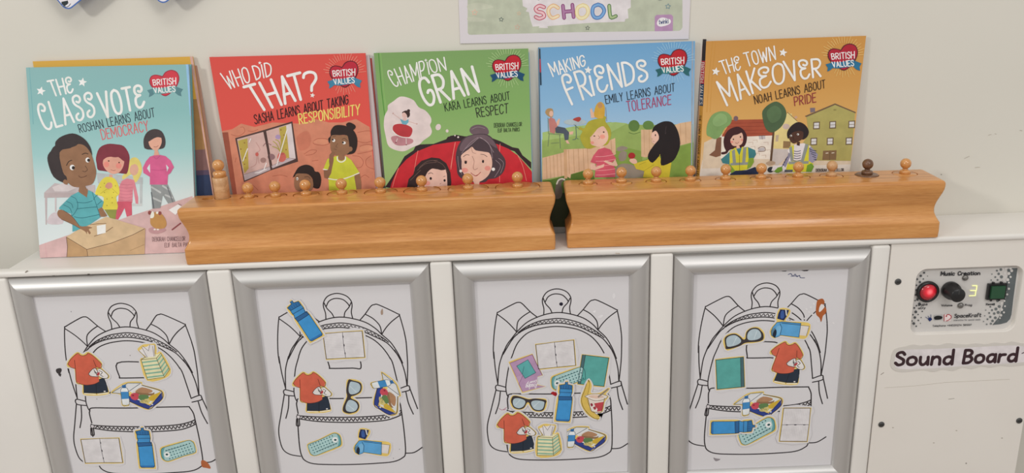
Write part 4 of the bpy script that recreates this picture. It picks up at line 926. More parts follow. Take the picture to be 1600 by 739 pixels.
PACK=[(1,43,38,41,14,1,-166,-339,-162,-256,-178,-172,-167,-103,-108,-30,2,0,110,-34,167,-103,175,-172,158,-255,167,-341),
(1,43,38,41,13.8,1,-167,-117,-137,-194,-87,-259,-65,-312),
(1,43,38,41,13.9,1,-143,-166,-109,-105,-57,-73,1,-66,71,-85,121,-135,140,-171),
(1,43,38,41,13.8,1,165,-130,133,-191,81,-251,64,-313),
(1,43,38,41,14.2,1,-810,-910,-811,-766,-788,-539,-746,-308,-719,-275,-535,-178,-470,-160,-426,-182,-333,-290,-251,-364),
(1,43,38,41,13.9,1,-740,-309,-634,-404,-559,-491,-507,-562),
(1,43,38,41,14,1,-333,-290,-425,-349,-492,-424,-509,-557),
(1,43,38,41,13.9,1,254,-367,325,-289,404,-188,449,-167,507,-174,726,-299,752,-334,794,-561),
(1,43,38,41,14,1,325,-289,415,-349,486,-436,505,-507,505,-571),
(1,43,38,41,14,1,745,-327,648,-400,570,-481,508,-571),
(1,43,38,41,14.3,1,-718,-913,-646,-744,-578,-647,-489,-537,-362,-422,-173,-342,2,-315,163,-341,324,-401,440,-490,508,-571,609,-681,687,-828,740,-974),
(1,43,38,41,14.2,1,-490,-565,-377,-485,-220,-421,-90,-401,14,-395,130,-414,272,-462,401,-531,505,-606,583,-680),
(1,43,38,41,14.3,1,-690,-857,-551,-634,-418,-533,-260,-476,-104,-457,13,-456,129,-475,271,-518,401,-587,531,-664,596,-724,674,-841),
(1,43,38,41,14.4,1,-558,-826,-501,-707,-393,-590,-262,-532,-118,-507,-1,-503,128,-520,271,-561,400,-637,491,-734,556,-837,589,-910),
(1,43,38,41,9.5,1,-511,-601,-476,-562,-470,-569,-435,-532,-429,-537,-394,-501,-385,-512,-347,-481,-338,-495,-301,-463,-290,-477,-254,-444,-243,-461,-206,-431,-193,-455,-157,-424,-143,-448,-107,-417,-93,-442,-58,-413,-43,-442,-8,-411,7,-441,42,-415,57,-448,91,-423,107,-456,140,-433,156,-468,188,-449,204,-483,236,-465,253,-499,284,-482,300,-519,329,-507,345,-544,374,-531,391,-568,419,-557,436,-595,462,-587,480,-623,504,-617,523,-653,544,-652),
(1,43,38,41,14.2,1,-807,-820,-798,-1046,-774,-1275),
(1,43,38,41,14.2,1,-687,-825,-740,-986,-761,-1130,-774,-1275),
(1,43,38,41,14.2,1,-557,-830,-588,-911,-619,-1002,-654,-1176,-674,-1321,-666,-1416,-649,-1459),
(1,43,38,41,14.5,1,-674,-1321,-771,-1288,-799,-1295,-806,-1328,-783,-1363,-680,-1380),
(1,43,38,41,14.6,1,-802,-1358,-880,-1651,-930,-1842,-937,-1993,-911,-2148,-828,-2228,-694,-2263),
(1,43,38,41,14.5,1,-746,-1381,-772,-1549,-821,-1696),
(1,43,38,41,14.3,1,792,-558,804,-669,805,-798,800,-1015,775,-1288),
(1,43,38,41,14.4,1,651,-792,720,-946,760,-1122,771,-1288),
(1,43,38,41,14.5,1,580,-886,612,-963,641,-1150,667,-1328),
(1,43,38,41,14.8,1,667,-1335,781,-1295,803,-1323,791,-1362,671,-1389),
(1,43,38,41,14.8,1,801,-1323,883,-1629),
(1,43,38,41,14.9,1,751,-1387,772,-1545,823,-1705),
(1,43,38,41,15.4,1,688,-2276,795,-2269,907,-2196),
(1,43,38,41,15.4,1,-666,-1648,-683,-1900,-691,-2124,-679,-2254,-642,-2329,-529,-2383,-273,-2406,12,-2415,298,-2411,512,-2396,634,-2344,681,-2264,686,-1959,672,-1642,662,-1540,627,-1460),
(1,43,38,41,15.5,1,-656,-1632,-661,-1507,-650,-1461,-616,-1419,-387,-1428,-96,-1441,280,-1444,627,-1453),
(1,43,38,41,15.5,1,-639,-1668,-395,-1694,25,-1716,403,-1709,585,-1677,672,-1642),
(1,43,38,41,15.5,1,-648,-1711,-397,-1761,23,-1791,416,-1784,585,-1745,676,-1702),
(1,43,38,41,15.5,1,-683,-1710,-696,-1796,-686,-1812,-658,-1806,-651,-1719),
(0,43,38,41,1,-630,-1684,-639,-1706,-659,-1714,-678,-1704,-686,-1681,-677,-1659,-657,-1651,-637,-1661),
(0,207,202,206,1,-638,-1683,-645,-1699,-659,-1705,-672,-1697,-677,-1682,-671,-1666,-657,-1661,-643,-1668),
(1,43,38,41,12.7,1,-619,-1705,-593,-1686,-569,-1714,-543,-1692,-518,-1723,-492,-1699,-468,-1732,-441,-1705,-417,-1741,-390,-1711,-366,-1746,-339,-1714,-315,-1750,-288,-1717,-264,-1753,-237,-1720,-213,-1757,-186,-1723,-162,-1760,-135,-1726,-110,-1763,-84,-1729,-59,-1767,-33,-1732,-8,-1770,18,-1735,43,-1772,69,-1734,95,-1771,120,-1733,146,-1770,171,-1732,197,-1769,223,-1731,248,-1768,274,-1730,300,-1767,325,-1729,351,-1766,376,-1728,402,-1765,427,-1724,452,-1756,477,-1714,503,-1746,527,-1705,553,-1735,577,-1696,601,-1721,625,-1677,648,-1699,672,-1657),
(1,43,38,41,14.9,1,197,-823,110,-799,-181,-803,-186,-990,-170,-1011,102,-1018,209,-1019,197,-823)]
PACK_OFF=[(0.10467, -0.01306), (0.0993, -0.00961), (0.10078, -0.01443), (0.08971, -0.0154)]
FX=[0.0, 0.2713, 0.5402, 0.81]
FZ=[0, -0.0011, -0.0012, -0.0028]
MARKS=[[(0,168,96,58,1,1706,-2386,1741,-2373,1790,-2415,1817,-2499,1757,-2490,1705,-2469),
(0,58,54,56,1,89,-984,145,-973,153,-1007,113,-1056,81,-1025),
(0,58,54,56,1,98,-1056,137,-1049,121,-1091),
(0,106,100,104,1,431,-215,428,-219,424,-220,421,-219,420,-215,423,-211,427,-209,430,-211),
(0,106,100,104,1,1192,-226,1190,-230,1186,-231,1183,-229,1182,-225,1184,-222,1188,-220,1191,-222),
(0,106,100,104,1,1050,-835,1047,-839,1043,-841,1040,-839,1039,-834,1041,-830,1045,-829,1049,-831),
(0,106,100,104,1,523,-1424,521,-1428,517,-1430,514,-1428,513,-1424,515,-1420,519,-1418,523,-1420)],
[(0,160,138,122,1,1514,-359,1540,-319,1541,-388,1518,-403),
(0,122,116,120,1,848,-2133,847,-2137,843,-2138,839,-2136,838,-2132,840,-2128,844,-2127,847,-2128),
(0,122,116,120,1,1514,-2442,1512,-2446,1508,-2447,1505,-2445,1504,-2441,1505,-2437,1509,-2435,1513,-2437),
(0,122,116,120,1,1603,-2309,1601,-2313,1598,-2315,1594,-2313,1593,-2309,1595,-2305,1599,-2303,1602,-2305),
(0,122,116,120,1,510,-2172,508,-2176,504,-2177,500,-2176,499,-2171,501,-2167,505,-2166,508,-2168)],
[(0,160,28,36,1,908,-1573,942,-1550,986,-1558,1019,-1590,996,-1620,952,-1612),
(0,28,26,44,1,1084,-348,1077,-365,1061,-371,1045,-363,1038,-346,1045,-330,1062,-324,1078,-331),
(0,220,218,221,1,1694,-254,1720,-228,1733,-270,1707,-303),
(0,220,218,221,1,1514,-525,1578,-513,1565,-548,1526,-553),
(0,220,218,221,1,1449,-466,1488,-447,1481,-481),
(1,176,72,106,5,1,235,-1764,274,-1788,333,-1755),
(1,176,72,106,5,1,293,-1789,321,-1781)],
[(0,168,92,48,1,1540,-430,1570,-397,1613,-393,1638,-440,1630,-475,1667,-534,1661,-592,1631,-626,1615,-708,1589,-648,1541,-588),
(0,221,217,216,1,1578,-507,1602,-462,1642,-498,1604,-555,1577,-566),
(0,216,214,216,1,1404,-519,1416,-508,1433,-525,1421,-538),
(0,216,214,216,1,1457,-498,1469,-487,1485,-504,1473,-517),
(0,216,214,216,1,1491,-453,1503,-442,1520,-459,1508,-472),
(0,216,214,216,1,1440,-561,1452,-550,1468,-567,1456,-581),
(0,216,214,216,1,1563,-689,1575,-678,1591,-695,1579,-709),
(0,216,214,216,1,1658,-723,1670,-711,1686,-729,1674,-742),
(0,216,214,216,1,1755,-721,1767,-710,1784,-727,1772,-740),
(0,216,214,216,1,1392,-647,1404,-636,1420,-653,1408,-667),
(0,216,214,216,1,1485,-592,1497,-581,1514,-598,1502,-612),
(1,42,58,106,7.7,1,1160,-54,1192,-44,1221,-79,1245,-52,1269,-87,1300,-71,1313,-100,1366,-105),
(1,42,58,106,5.6,1,1194,-78,1279,-76),
(0,43,38,41,0,1072,-2,1146,1,1126,-12,1088,-10),
(0,43,38,41,0,1317,-6,1412,-3,1392,-18,1350,-18),
(0,138,132,136,1,336,-2597,367,-2610,429,-2625,389,-2651,358,-2645)]]
STICK={'tee':([(0,220,192,108,1,-164,-142,-110,-69,-4,18,65,-20,138,15,230,-71,281,-154,263,-213,338,-319,318,-367,273,-375,297,-552,259,-587,134,-599,-41,-574,-25,-448,-99,-409,-82,-215,-155,-189),
(0,38,48,63,0,-10,-433,267,-348,281,-421,286,-556,144,-569,-24,-555),
(0,232,223,207,0,-30,-555,126,-577,124,-586,-21,-570),
(0,232,223,207,0,143,-575,284,-559,279,-571,144,-587),
(1,17,21,29,5.9,0,149,-440,129,-574),
(1,17,21,29,5.8,0,-9,-446,-28,-561),
(1,17,21,29,5.8,0,266,-384,283,-470,285,-550),
(0,216,216,216,1,253,-543,249,-548,239,-551,230,-548,227,-541,232,-536,242,-534,251,-536),
(0,200,96,74,0,-151,-143,-96,-73,0,0,27,-27,63,-38,110,-22,133,-3,191,-49,269,-160,248,-214,196,-199,202,-345,196,-406,131,-433,30,-445,-54,-422,-90,-394,-74,-212,-118,-186),
(1,92,42,34,7,1,-151,-143,-96,-73,0,0,27,-27,63,-38,110,-22,133,-3,191,-49,269,-160,248,-214,196,-197),
(1,92,42,34,7,1,-151,-143,-119,-192,-70,-210),
(1,92,42,34,6.8,1,-56,-93,-68,-213,-90,-394,-44,-426,30,-445,131,-433,197,-403),
(1,92,42,34,6.8,1,179,-103,196,-197),
(0,216,212,210,1,83,-291,122,-245,171,-216,209,-248,222,-297,182,-332,118,-323),
(0,222,218,216,1,211,-236,255,-232,317,-313,316,-350,265,-360,215,-333),
(1,42,38,40,7,1,83,-291,122,-245,171,-214,213,-224,255,-232,322,-316,309,-356,264,-362,214,-339,176,-334,107,-323,83,-291),
(0,168,58,66,1,184,-296,222,-267,220,-303,195,-320),
(1,58,54,56,8.1,1,162,-234,170,-283,205,-266,190,-229),
(1,58,54,56,8,1,220,-249,259,-275,230,-310,258,-335),
(1,58,54,56,8,1,174,-259,185,-320)],[-183, -137, -125, -55, -5, 38, 66, 0, 141, 35, 245, -59, 301, -152, 283, -210, 358, -317, 331, -382, 289, -387, 315, -559, 268, -606, 133, -619, -57, -586, -43, -457, -117, -418, -99, -226, -170, -202],[(0, 0.06493, -0.10252, 0.0, 1.0, 0, 'orange t-shirt and navy shorts cut-out at the left edge of the leftmost backpack poster', None), (1, 0.34302, -0.14132, 0.0259, 0.976, 0, 'orange t-shirt and navy shorts cut-out beside the sideways sunglasses cut-out', None), (2, 0.5992, -0.21011, 0.091, 1.006, 1, 'orange t-shirt and navy shorts cut-out directly left of a striped tissue box, below sunglasses', None), (3, 0.95257, -0.12383, -0.1424, 0.985, 0, 'orange t-shirt and navy shorts cut-out on the rightmost poster, below the inhaler', None)]),
'tissue':([(0,220,192,108,1,-14,12,52,35,5,144,37,179,96,202,175,190,242,178,235,101,218,51,278,57,314,-193,209,-290,-26,-275),
(0,221,216,176,0,1,13,191,-8,200,-276,-14,-262),
(0,208,203,164,0,191,-8,266,45,298,-191,200,-276),
(0,221,216,176,0,1,13,79,37,266,45,191,-8),
(0,127,174,152,0,0,-16,192,-34,192,-53,-2,-35),
(0,127,174,152,0,193,-31,267,27,269,8,195,-50),
(0,127,174,152,0,-3,-68,194,-86,194,-105,-5,-87),
(0,127,174,152,0,195,-83,273,-20,275,-39,196,-102),
(0,127,174,152,0,-6,-119,196,-138,196,-157,-7,-139),
(0,127,174,152,0,197,-134,279,-67,282,-86,198,-154),
(0,127,174,152,0,-8,-171,197,-190,198,-209,-10,-190),
(0,127,174,152,0,199,-186,285,-114,288,-133,200,-206),
(0,127,174,152,0,-11,-223,199,-242,199,-261,-13,-242),
(0,127,174,152,0,201,-238,292,-161,294,-181,202,-258),
(0,220,216,216,0,18,135,61,149,75,173,124,163,174,181,230,163,193,72,178,16,79,29),
(1,106,100,104,6,0,18,135,72,26),
(1,106,100,104,6,0,68,173,86,28),
(1,106,100,104,6,0,174,181,130,106,83,185),
(1,106,100,104,6,0,230,163,185,24),
(1,106,100,104,6.1,0,201,151,171,25),
(1,106,90,48,6.1,0,1,13,191,-8,200,-276,-14,-262,1,13),
(1,106,90,48,6.1,0,191,-8,266,45,298,-191,200,-276),
(1,106,90,48,6.1,0,1,13,65,36)],[-30, 23, 34, 43, -15, 148, 25, 196, 94, 222, 178, 210, 258, 190, 254, 97, 233, 63, 290, 72, 332, -200, 216, -308, -41, -288],[(2, 0.63739, -0.24673, 0.0, 1.0, 2, 'green striped tissue box cut-out at the bottom of the third poster from left', None), (0, 0.14244, -0.116, 0.1792, 1.02, 0, 'green striped tissue box cut-out at the upper right of the leftmost poster', None)]),
'lunch':([(0,220,192,108,1,-12,0,135,110,242,148,411,140,423,97,609,31,665,-18,643,-111,518,-212,427,-262,325,-219,210,-141,196,-191,103,-186,110,-31),
(0,207,208,210,0,8,4,143,97,235,130,398,123,400,94,225,-2,162,-21),
(0,214,214,216,0,230,27,384,117,419,93,263,-11),
(1,58,74,82,6.9,0,8,4,235,130,405,123),
(1,58,74,82,6.9,0,8,4,123,-15),
(1,58,74,82,7.1,0,227,13,383,112),
(0,47,63,134,0,216,-53,343,-125,462,-205,640,-12,635,-108,531,-193,429,-248,330,-199,215,-135),
(0,208,212,214,0,262,-18,405,86,591,12,639,-19,467,-175,343,-125,233,-69),
(1,34,40,74,9.8,1,406,91,593,24,645,-23,631,-108,524,-196,429,-248,216,-132),
(1,34,40,74,5.6,1,216,-53,342,-133,464,-193,636,-34),
(0,169,128,96,1,305,2,401,64,525,15,493,-21,373,-23),
(0,138,106,76,1,310,-5,492,-28,547,-15,513,-58,357,-44),
(0,200,168,60,1,463,-79,571,-31,627,-11,608,-48,529,-126,475,-131),
(0,192,74,88,1,238,-39,283,-12,334,-21,350,-81,291,-116,242,-91),
(0,95,127,80,1,331,-80,357,-44,449,-48,461,-93,369,-127),
(0,200,186,120,1,342,-133,440,-100,475,-131,442,-167,364,-159),
(1,90,90,58,4.2,1,382,-127,398,-113,408,-134),
(1,90,90,58,4.3,1,413,-143,428,-129,438,-150),
(1,90,90,58,4.2,1,353,-141,369,-127,379,-148),
(0,138,42,56,1,283,-49,278,-57,268,-60,259,-56,257,-48,262,-39,272,-36,281,-40),
(0,200,204,216,1,504,-184,500,-192,491,-194,483,-191,481,-183,485,-176,494,-174,502,-177),
(0,220,224,226,0,125,32,151,68,204,65,221,13,203,-164,167,-181,115,-172),
(0,63,132,188,0,121,10,220,9,211,-90,112,-93),
(0,47,106,165,0,155,104,204,107,200,61,153,63),
(1,58,74,88,5.6,1,125,32,151,68,204,65,221,13,203,-164,167,-181,115,-172,125,32)],[-31, -4, 126, 128, 239, 168, 423, 155, 438, 111, 619, 48, 684, -12, 660, -122, 530, -229, 428, -282, 316, -237, 217, -159, 208, -207, 88, -199, 94, -43],[(0, 0.09676, -0.15934, 0.0, 1.0, 0, 'open lunchbox and water bottle cut-out in the middle of the leftmost poster', None), (1, 0.44169, -0.14438, -1.3217, 0.956, 0, 'open lunchbox cut-out turned on end, right of the sideways sunglasses', None), (2, 0.66575, -0.24548, -0.0232, 0.936, 1, 'open lunchbox cut-out missing its left end, right of a tissue box', [104, 402, 1112, 382, 1147, -628, 112, -606]), (3, 0.89144, -0.20972, 0.1032, 0.965, 0, 'open lunchbox cut-out with its left side tilted down, on the rightmost poster', None)]),
'notebook':([(0,220,192,108,0,-9,13,131,15,248,22,499,29,500,-353,357,-359,252,-356,-1,-361),
(0,214,211,213,0,0,0,241,13,488,17,489,-341,253,-341,6,-345),
(1,192,187,192,2,0,4,-14,243,-7),
(1,192,187,192,2,0,254,-4,483,0),
(1,192,187,192,2,0,4,-37,244,-30),
(1,192,187,192,2,0,254,-27,483,-22),
(1,192,187,192,2,0,5,-59,244,-52),
(1,192,187,192,2,0,255,-50,483,-45),
(1,192,187,192,2.1,0,5,-82,245,-75),
(1,192,187,192,2,0,255,-73,484,-68),
(1,192,187,192,2.1,0,5,-105,245,-98),
(1,192,187,192,2,0,256,-95,484,-90),
(1,192,187,192,2,0,5,-128,245,-120),
(1,192,187,192,2,0,256,-118,484,-113),
(1,192,187,192,2,0,6,-150,246,-143),
(1,192,187,192,2,0,256,-141,484,-136),
(1,192,187,192,2.1,0,6,-173,246,-166),
(1,192,187,192,2.1,0,257,-164,485,-159),
(1,192,187,192,2.1,0,6,-196,247,-189),
(1,192,187,192,2,0,257,-187,485,-182),
(1,192,187,192,2.1,0,6,-219,247,-212),
(1,192,187,192,2.1,0,258,-209,485,-205),
(1,192,187,192,2.1,0,7,-242,247,-235),
(1,192,187,192,2,0,258,-232,486,-227),
(1,192,187,192,2.1,0,7,-265,248,-258),
(1,192,187,192,2.1,0,259,-255,486,-250),
(1,192,187,192,2.1,0,7,-288,248,-281),
(1,192,187,192,2.1,0,259,-278,486,-273),
(1,192,187,192,2.1,0,7,-311,249,-304),
(1,192,187,192,2.1,0,259,-301,487,-296),
(1,74,64,54,5.4,0,0,0,241,13,488,17),
(1,74,64,54,5.6,0,6,-345,253,-341,489,-341),
(1,74,64,54,8.1,0,488,17,489,-341),
(1,74,64,54,8.1,0,0,0,6,-345),
(1,74,70,80,5.4,0,243,13,241,-55,241,-169,250,-341),
(1,42,38,48,10.9,0,244,-38,245,-58),
(1,42,38,48,10.9,0,246,-155,247,-175),
(1,42,38,48,11,0,248,-266,248,-286)],[-24, 27, 130, 35, 247, 42, 513, 44, 515, -367, 357, -379, 252, -376, -15, -376],[(1, 0.37368, -0.08875, 0.0, 1.0, 0, 'open lined notebook cut-out with its base by a blue bottle, top of the second poster', None), (0, 0.0458, -0.22461, -0.0396, 1.005, 0, 'open lined notebook cut-out left of an upright blue bottle, leftmost poster', None), (2, 0.6384, -0.11464, 0.056, 0.98, 0, 'open lined notebook cut-out between a purple diary and a green book', None), (3, 0.99148, -0.21881, -1.6294, 1.003, 1, 'open lined notebook cut-out turned sideways in the bottom right of the rightmost poster', None)]),
'bottle':([(0,220,192,108,1,-19,10,10,14,23,-33,86,-48,85,-158,69,-208,94,-256,78,-586,49,-613,-119,-603,-147,-576,-128,-272,-117,-222,-103,-187,-117,-144,-106,-40,-36,-26),
(0,47,106,158,0,-22,-2,11,0,10,-37,73,-52,77,-108,-90,-103,-99,-51,-24,-36),
(0,63,136,191,0,-90,-103,74,-108,75,-160,-95,-156),
(0,63,138,196,0,-88,-153,73,-157,68,-244,-108,-236),
(0,44,95,146,0,-105,-214,84,-217,83,-269,-106,-274),
(0,63,144,204,0,-101,-274,83,-269,65,-576,43,-594,-110,-588,-125,-568),
(0,47,111,174,0,-122,-559,67,-564,58,-593,-110,-590),
(1,29,52,80,7,0,-22,-2,-24,-36,-99,-51,-90,-103,-95,-156,-87,-175,-105,-214,-101,-274,-125,-568,-110,-588,43,-594,65,-576,82,-257,58,-208,75,-160,73,-52,10,-37,11,0),
(1,29,52,80,7,0,-90,-103,74,-108),
(1,29,52,80,7,0,-95,-156,75,-160),
(1,29,52,80,7,0,-105,-218,83,-219),
(1,29,52,80,7,0,-101,-274,83,-269),
(1,31,74,120,4.6,0,-74,-54,-76,-99),
(1,31,74,120,4.6,0,-42,-56,-44,-100),
(1,31,74,120,4.6,0,-9,-57,-12,-101),
(1,31,74,120,4.6,0,23,-58,21,-103),
(1,31,74,120,4.6,0,55,-60,53,-104)],[-31, 26, 21, 31, 37, -18, 102, -36, 105, -161, 89, -207, 113, -251, 97, -594, 56, -631, -128, -622, -165, -583, -148, -269, -136, -217, -123, -186, -137, -146, -121, -26, -48, -10],[(0, 0.12815, -0.2103, 0.0, 1.0, 1, 'upright blue drinks bottle cut-out between a notebook and a pencil case', None), (1, 0.33941, -0.04291, 0.5233, 0.973, 1, 'tilted blue drinks bottle cut-out over the backpack strap on the second poster', None), (2, 0.67681, -0.16715, -0.0648, 0.957, 3, 'blue drinks bottle cut-out in front of a pencil case beside a red smear', None), (3, 0.92114, -0.24226, 4.7602, 0.973, 2, 'blue drinks bottle cut-out lying on its side on the rightmost poster', None)]),
'pencil':([(0,220,192,108,1,-12,12,148,79,297,154,364,174,421,147,445,90,446,-22,376,-67,227,-125,94,-169,27,-161,1,-120),
(0,165,198,198,1,0,4,149,65,306,139,363,154,408,135,430,80,426,-10,375,-44,210,-109,86,-158,39,-147,12,-109),
(0,95,154,160,1,393,144,423,121,433,62,427,-10,383,-44,407,45),
(1,31,74,80,6,1,0,4,149,65,306,139,363,156,408,135,431,89,427,-10,375,-45,210,-111,86,-160,39,-149,12,-109,0,4),
(0,31,90,96,1,40,-4,36,-9,30,-12,24,-9,22,-3,25,2,32,5,38,2),
(0,31,90,96,1,53,-42,50,-48,43,-50,37,-47,36,-42,39,-36,45,-34,51,-37),
(0,31,90,96,1,66,-81,63,-87,57,-89,51,-86,49,-80,52,-75,58,-72,64,-75),
(0,31,90,96,1,79,-120,76,-125,70,-127,64,-125,62,-119,65,-113,72,-111,78,-114),
(0,31,90,96,1,77,12,74,6,67,4,61,7,60,12,63,18,69,20,75,17),
(0,31,90,96,1,90,-27,87,-32,81,-35,75,-32,73,-26,76,-20,82,-18,88,-21),
(0,31,90,96,1,103,-65,100,-71,94,-73,88,-70,86,-65,89,-59,96,-57,102,-60),
(0,31,90,96,1,117,-104,114,-110,107,-112,101,-109,99,-103,103,-98,109,-95,115,-98),
(0,31,90,96,1,114,27,111,22,105,19,99,22,97,28,100,33,106,36,112,33),
(0,31,90,96,1,127,-11,124,-17,118,-19,112,-16,110,-11,113,-5,120,-3,125,-5),
(0,31,90,96,1,141,-50,138,-55,131,-58,125,-55,123,-49,127,-43,133,-41,139,-44),
(0,31,90,96,1,154,-88,151,-94,145,-96,139,-93,137,-88,140,-82,146,-80,152,-83),
(0,31,90,96,1,151,43,148,37,142,35,136,38,134,43,137,49,143,51,149,48),
(0,31,90,96,1,165,4,161,-1,155,-3,149,-1,147,5,150,11,157,13,163,10),
(0,31,90,96,1,178,-34,175,-40,168,-42,163,-39,161,-33,164,-28,170,-26,176,-28),
(0,31,90,96,1,191,-73,188,-78,182,-81,176,-78,174,-72,177,-66,184,-64,189,-67),
(0,31,90,96,1,188,58,185,53,179,50,173,53,171,59,174,64,181,67,186,64),
(0,31,90,96,1,202,20,199,14,192,12,186,15,184,20,188,26,194,28,200,26),
(0,31,90,96,1,215,-19,212,-24,206,-26,200,-24,198,-18,201,-12,207,-10,213,-13),
(0,31,90,96,1,229,-57,225,-63,219,-65,213,-62,211,-56,214,-51,221,-49,227,-51),
(0,31,90,96,1,225,74,222,68,216,66,210,68,208,74,211,80,218,82,223,79),
(0,31,90,96,1,239,35,236,30,229,28,224,30,222,36,225,42,231,44,237,41),
(0,31,90,96,1,252,-3,249,-9,243,-11,237,-8,235,-2,238,3,244,5,250,3),
(0,31,90,96,1,266,-42,263,-47,256,-49,250,-47,248,-41,252,-35,258,-33,264,-36),
(0,31,90,96,1,263,89,259,83,253,81,247,84,245,90,248,95,255,97,261,95),
(0,31,90,96,1,276,51,273,45,267,43,261,46,259,51,262,57,268,59,274,57),
(0,31,90,96,1,289,12,286,7,280,5,274,7,272,13,275,19,282,21,288,18),
(0,31,90,96,1,303,-26,300,-32,294,-34,288,-31,286,-25,289,-20,295,-18,301,-20),
(0,31,90,96,1,300,104,296,99,290,97,284,99,282,105,285,111,292,113,298,110),
(0,31,90,96,1,313,66,310,61,304,59,298,61,296,67,299,73,305,75,311,72),
(0,31,90,96,1,327,28,323,22,317,20,311,23,309,29,312,34,319,36,325,34),
(0,31,90,96,1,340,-11,337,-16,331,-18,325,-16,323,-10,326,-4,332,-2,338,-5),
(0,31,90,96,1,337,120,333,114,327,112,321,115,319,121,322,126,329,128,335,126),
(0,31,90,96,1,350,82,347,76,341,74,335,77,333,82,336,88,342,90,348,87),
(0,31,90,96,1,364,43,361,38,354,36,348,38,346,44,349,50,356,52,362,49),
(0,31,90,96,1,377,5,374,-1,368,-3,362,0,360,6,363,11,369,13,375,11),
(0,224,230,228,1,328,84,358,101,388,91,392,46,357,20,328,39),
(0,31,74,80,1,379,60,373,50,360,46,348,51,344,61,350,71,363,75,375,70),
(1,31,74,80,5.1,0,99,-104,232,-47,364,2)],[-29, 22, 139, 98, 289, 172, 366, 194, 436, 161, 464, 94, 464, -31, 385, -85, 234, -143, 96, -189, 16, -178, -18, -126],[(1, 0.33787, -0.24529, 0.0, 1.0, 0, 'teal spotted pencil case cut-out sloping up to the right, bottom left of the second poster', None), (0, 0.19046, -0.24939, 3.028, 1.026, 0, 'teal spotted pencil case cut-out right of an upright bottle, leftmost poster', None), (2, 0.70063, -0.16443, 3.1106, 0.999, 0, 'teal spotted pencil case cut-out partly hidden behind an upright blue bottle', None), (3, 0.90033, -0.25293, 0.1421, 1.097, 1, 'teal spotted pencil case cut-out partly covered by a sideways blue bottle', None)]),
'shades':([(0,220,192,108,1,-17,2,28,75,156,49,224,20,377,18,457,-8,440,-139,358,-181,270,-150,231,-76,208,-61,152,-128,63,-134,3,-89),
(0,58,52,54,1,-3,0,23,61,86,62,182,24,237,9,307,18,445,-11,441,-65,414,-150,358,-168,288,-150,245,-88,229,-41,201,-40,164,-108,100,-132,31,-103,5,-47),
(0,174,191,200,1,20,-32,35,22,91,31,167,1,180,-39,150,-92,94,-113,39,-87),
(0,174,191,200,1,256,-58,271,-19,334,-11,417,-33,423,-72,401,-134,351,-152,289,-129),
(1,200,212,218,7.4,1,53,-65,111,3),
(1,200,212,218,7.4,1,290,-98,361,-31)],[-37, 5, 20, 93, 162, 68, 228, 39, 380, 38, 474, 3, 456, -151, 360, -201, 257, -165, 216, -90, 211, -81, 161, -146, 58, -153, -14, -100],[(2, 0.60474, -0.19155, 0.0, 1.0, 1, 'dark framed sunglasses cut-out above an orange t-shirt on the third poster', None), (1, 0.39477, -0.2013, 1.5072, 1.071, 0, 'dark framed sunglasses cut-out standing on end on the second poster', None), (3, 0.92442, -0.11184, -2.7163, 1.097, 0, 'dark framed sunglasses cut-out upside down at the top left of the rightmost poster', None)]),
'inhaler':([(0,220,192,108,1,-18,1,13,65,65,125,58,178,99,297,223,273,217,196,178,122,361,99,481,54,443,-115,343,-125,118,-70,51,-99,1,-68),
(0,216,210,207,0,363,49,462,32,432,-93,346,-79),
(0,91,159,208,0,70,114,133,118,363,79,344,-106,118,-60,92,-77,51,-89,7,-55,0,0,21,53),
(0,74,140,191,0,70,114,133,118,363,79,359,55,132,98),
(0,31,44,85,0,105,283,213,265,187,185,154,130,70,163,84,230),
(0,58,90,154,1,113,247,146,263,154,173,114,166),
(0,214,216,220,0,165,278,182,270,191,190,176,199),
(0,93,127,149,1,4,0,27,35,51,43,51,-11,34,-65,12,-46),
(0,31,38,52,1,26,-19,54,25,69,-21,51,-89,22,-65),
(0,120,178,216,1,64,51,105,68,121,22,103,-41,74,-58,71,-3),
(1,34,56,78,5.9,0,70,114,133,118,363,79,344,-106,118,-60,92,-77,51,-89,7,-55,0,0,21,53,70,114),
(1,34,56,78,5.9,0,132,98,359,55),
(1,34,56,78,5.8,0,108,94,130,39,114,-50),
(1,90,74,58,5.1,0,363,52,465,34,434,-96)],[-38, 2, -4, 76, 46, 131, 38, 179, 89, 314, 239, 284, 236, 191, 196, 131, 366, 118, 499, 63, 456, -130, 341, -145, 119, -90, 49, -119, -15, -79],[(1, 0.39757, -0.25332, 0.0, 1.0, 0, 'blue inhaler cut-out with navy cap, bottom right of the second poster', None), (3, 0.93413, -0.10838, 0.0354, 1.027, 0, 'blue inhaler cut-out with navy cap above the t-shirt on the rightmost poster', None)]),
'exbook':([(0,220,192,108,0,-13,12,174,32,356,41,376,-175,393,-403,193,-419,21,-429),
(0,74,106,112,0,296,21,348,28,381,-393,324,-400),
(0,88,162,156,0,0,-1,312,22,340,-401,32,-415),
(1,51,72,78,8.6,0,0,-1,348,26,381,-393,32,-415,0,-1),
(1,51,72,78,8.6,0,312,22,340,-401)],[-28, 25, 172, 52, 369, 56, 396, -173, 408, -416, 195, -439, 8, -444],[(3, 0.86627, -0.14524, 0.0, 1.0, 0, 'upright green exercise book cut-out at the left of the rightmost poster', None), (2, 0.72405, -0.17651, 2.9114, 0.968, 0, 'tilted green exercise book cut-out at the right of the third poster', None)]),
'diary':([(0,220,192,108,0,-12,13,130,65,295,117,349,-27,421,-193,349,-215,341,-318,457,-351,319,-388,147,-436,63,-202),
(0,176,143,176,0,4,-5,292,104,338,-16,411,-190,350,-209,336,-328,446,-351,295,-384,152,-419,79,-212),
(0,185,154,184,0,80,-200,169,-173,109,-300),
(1,106,58,96,5.8,0,4,-5,292,104),
(1,106,58,96,6.9,0,292,104,338,-16,411,-190),
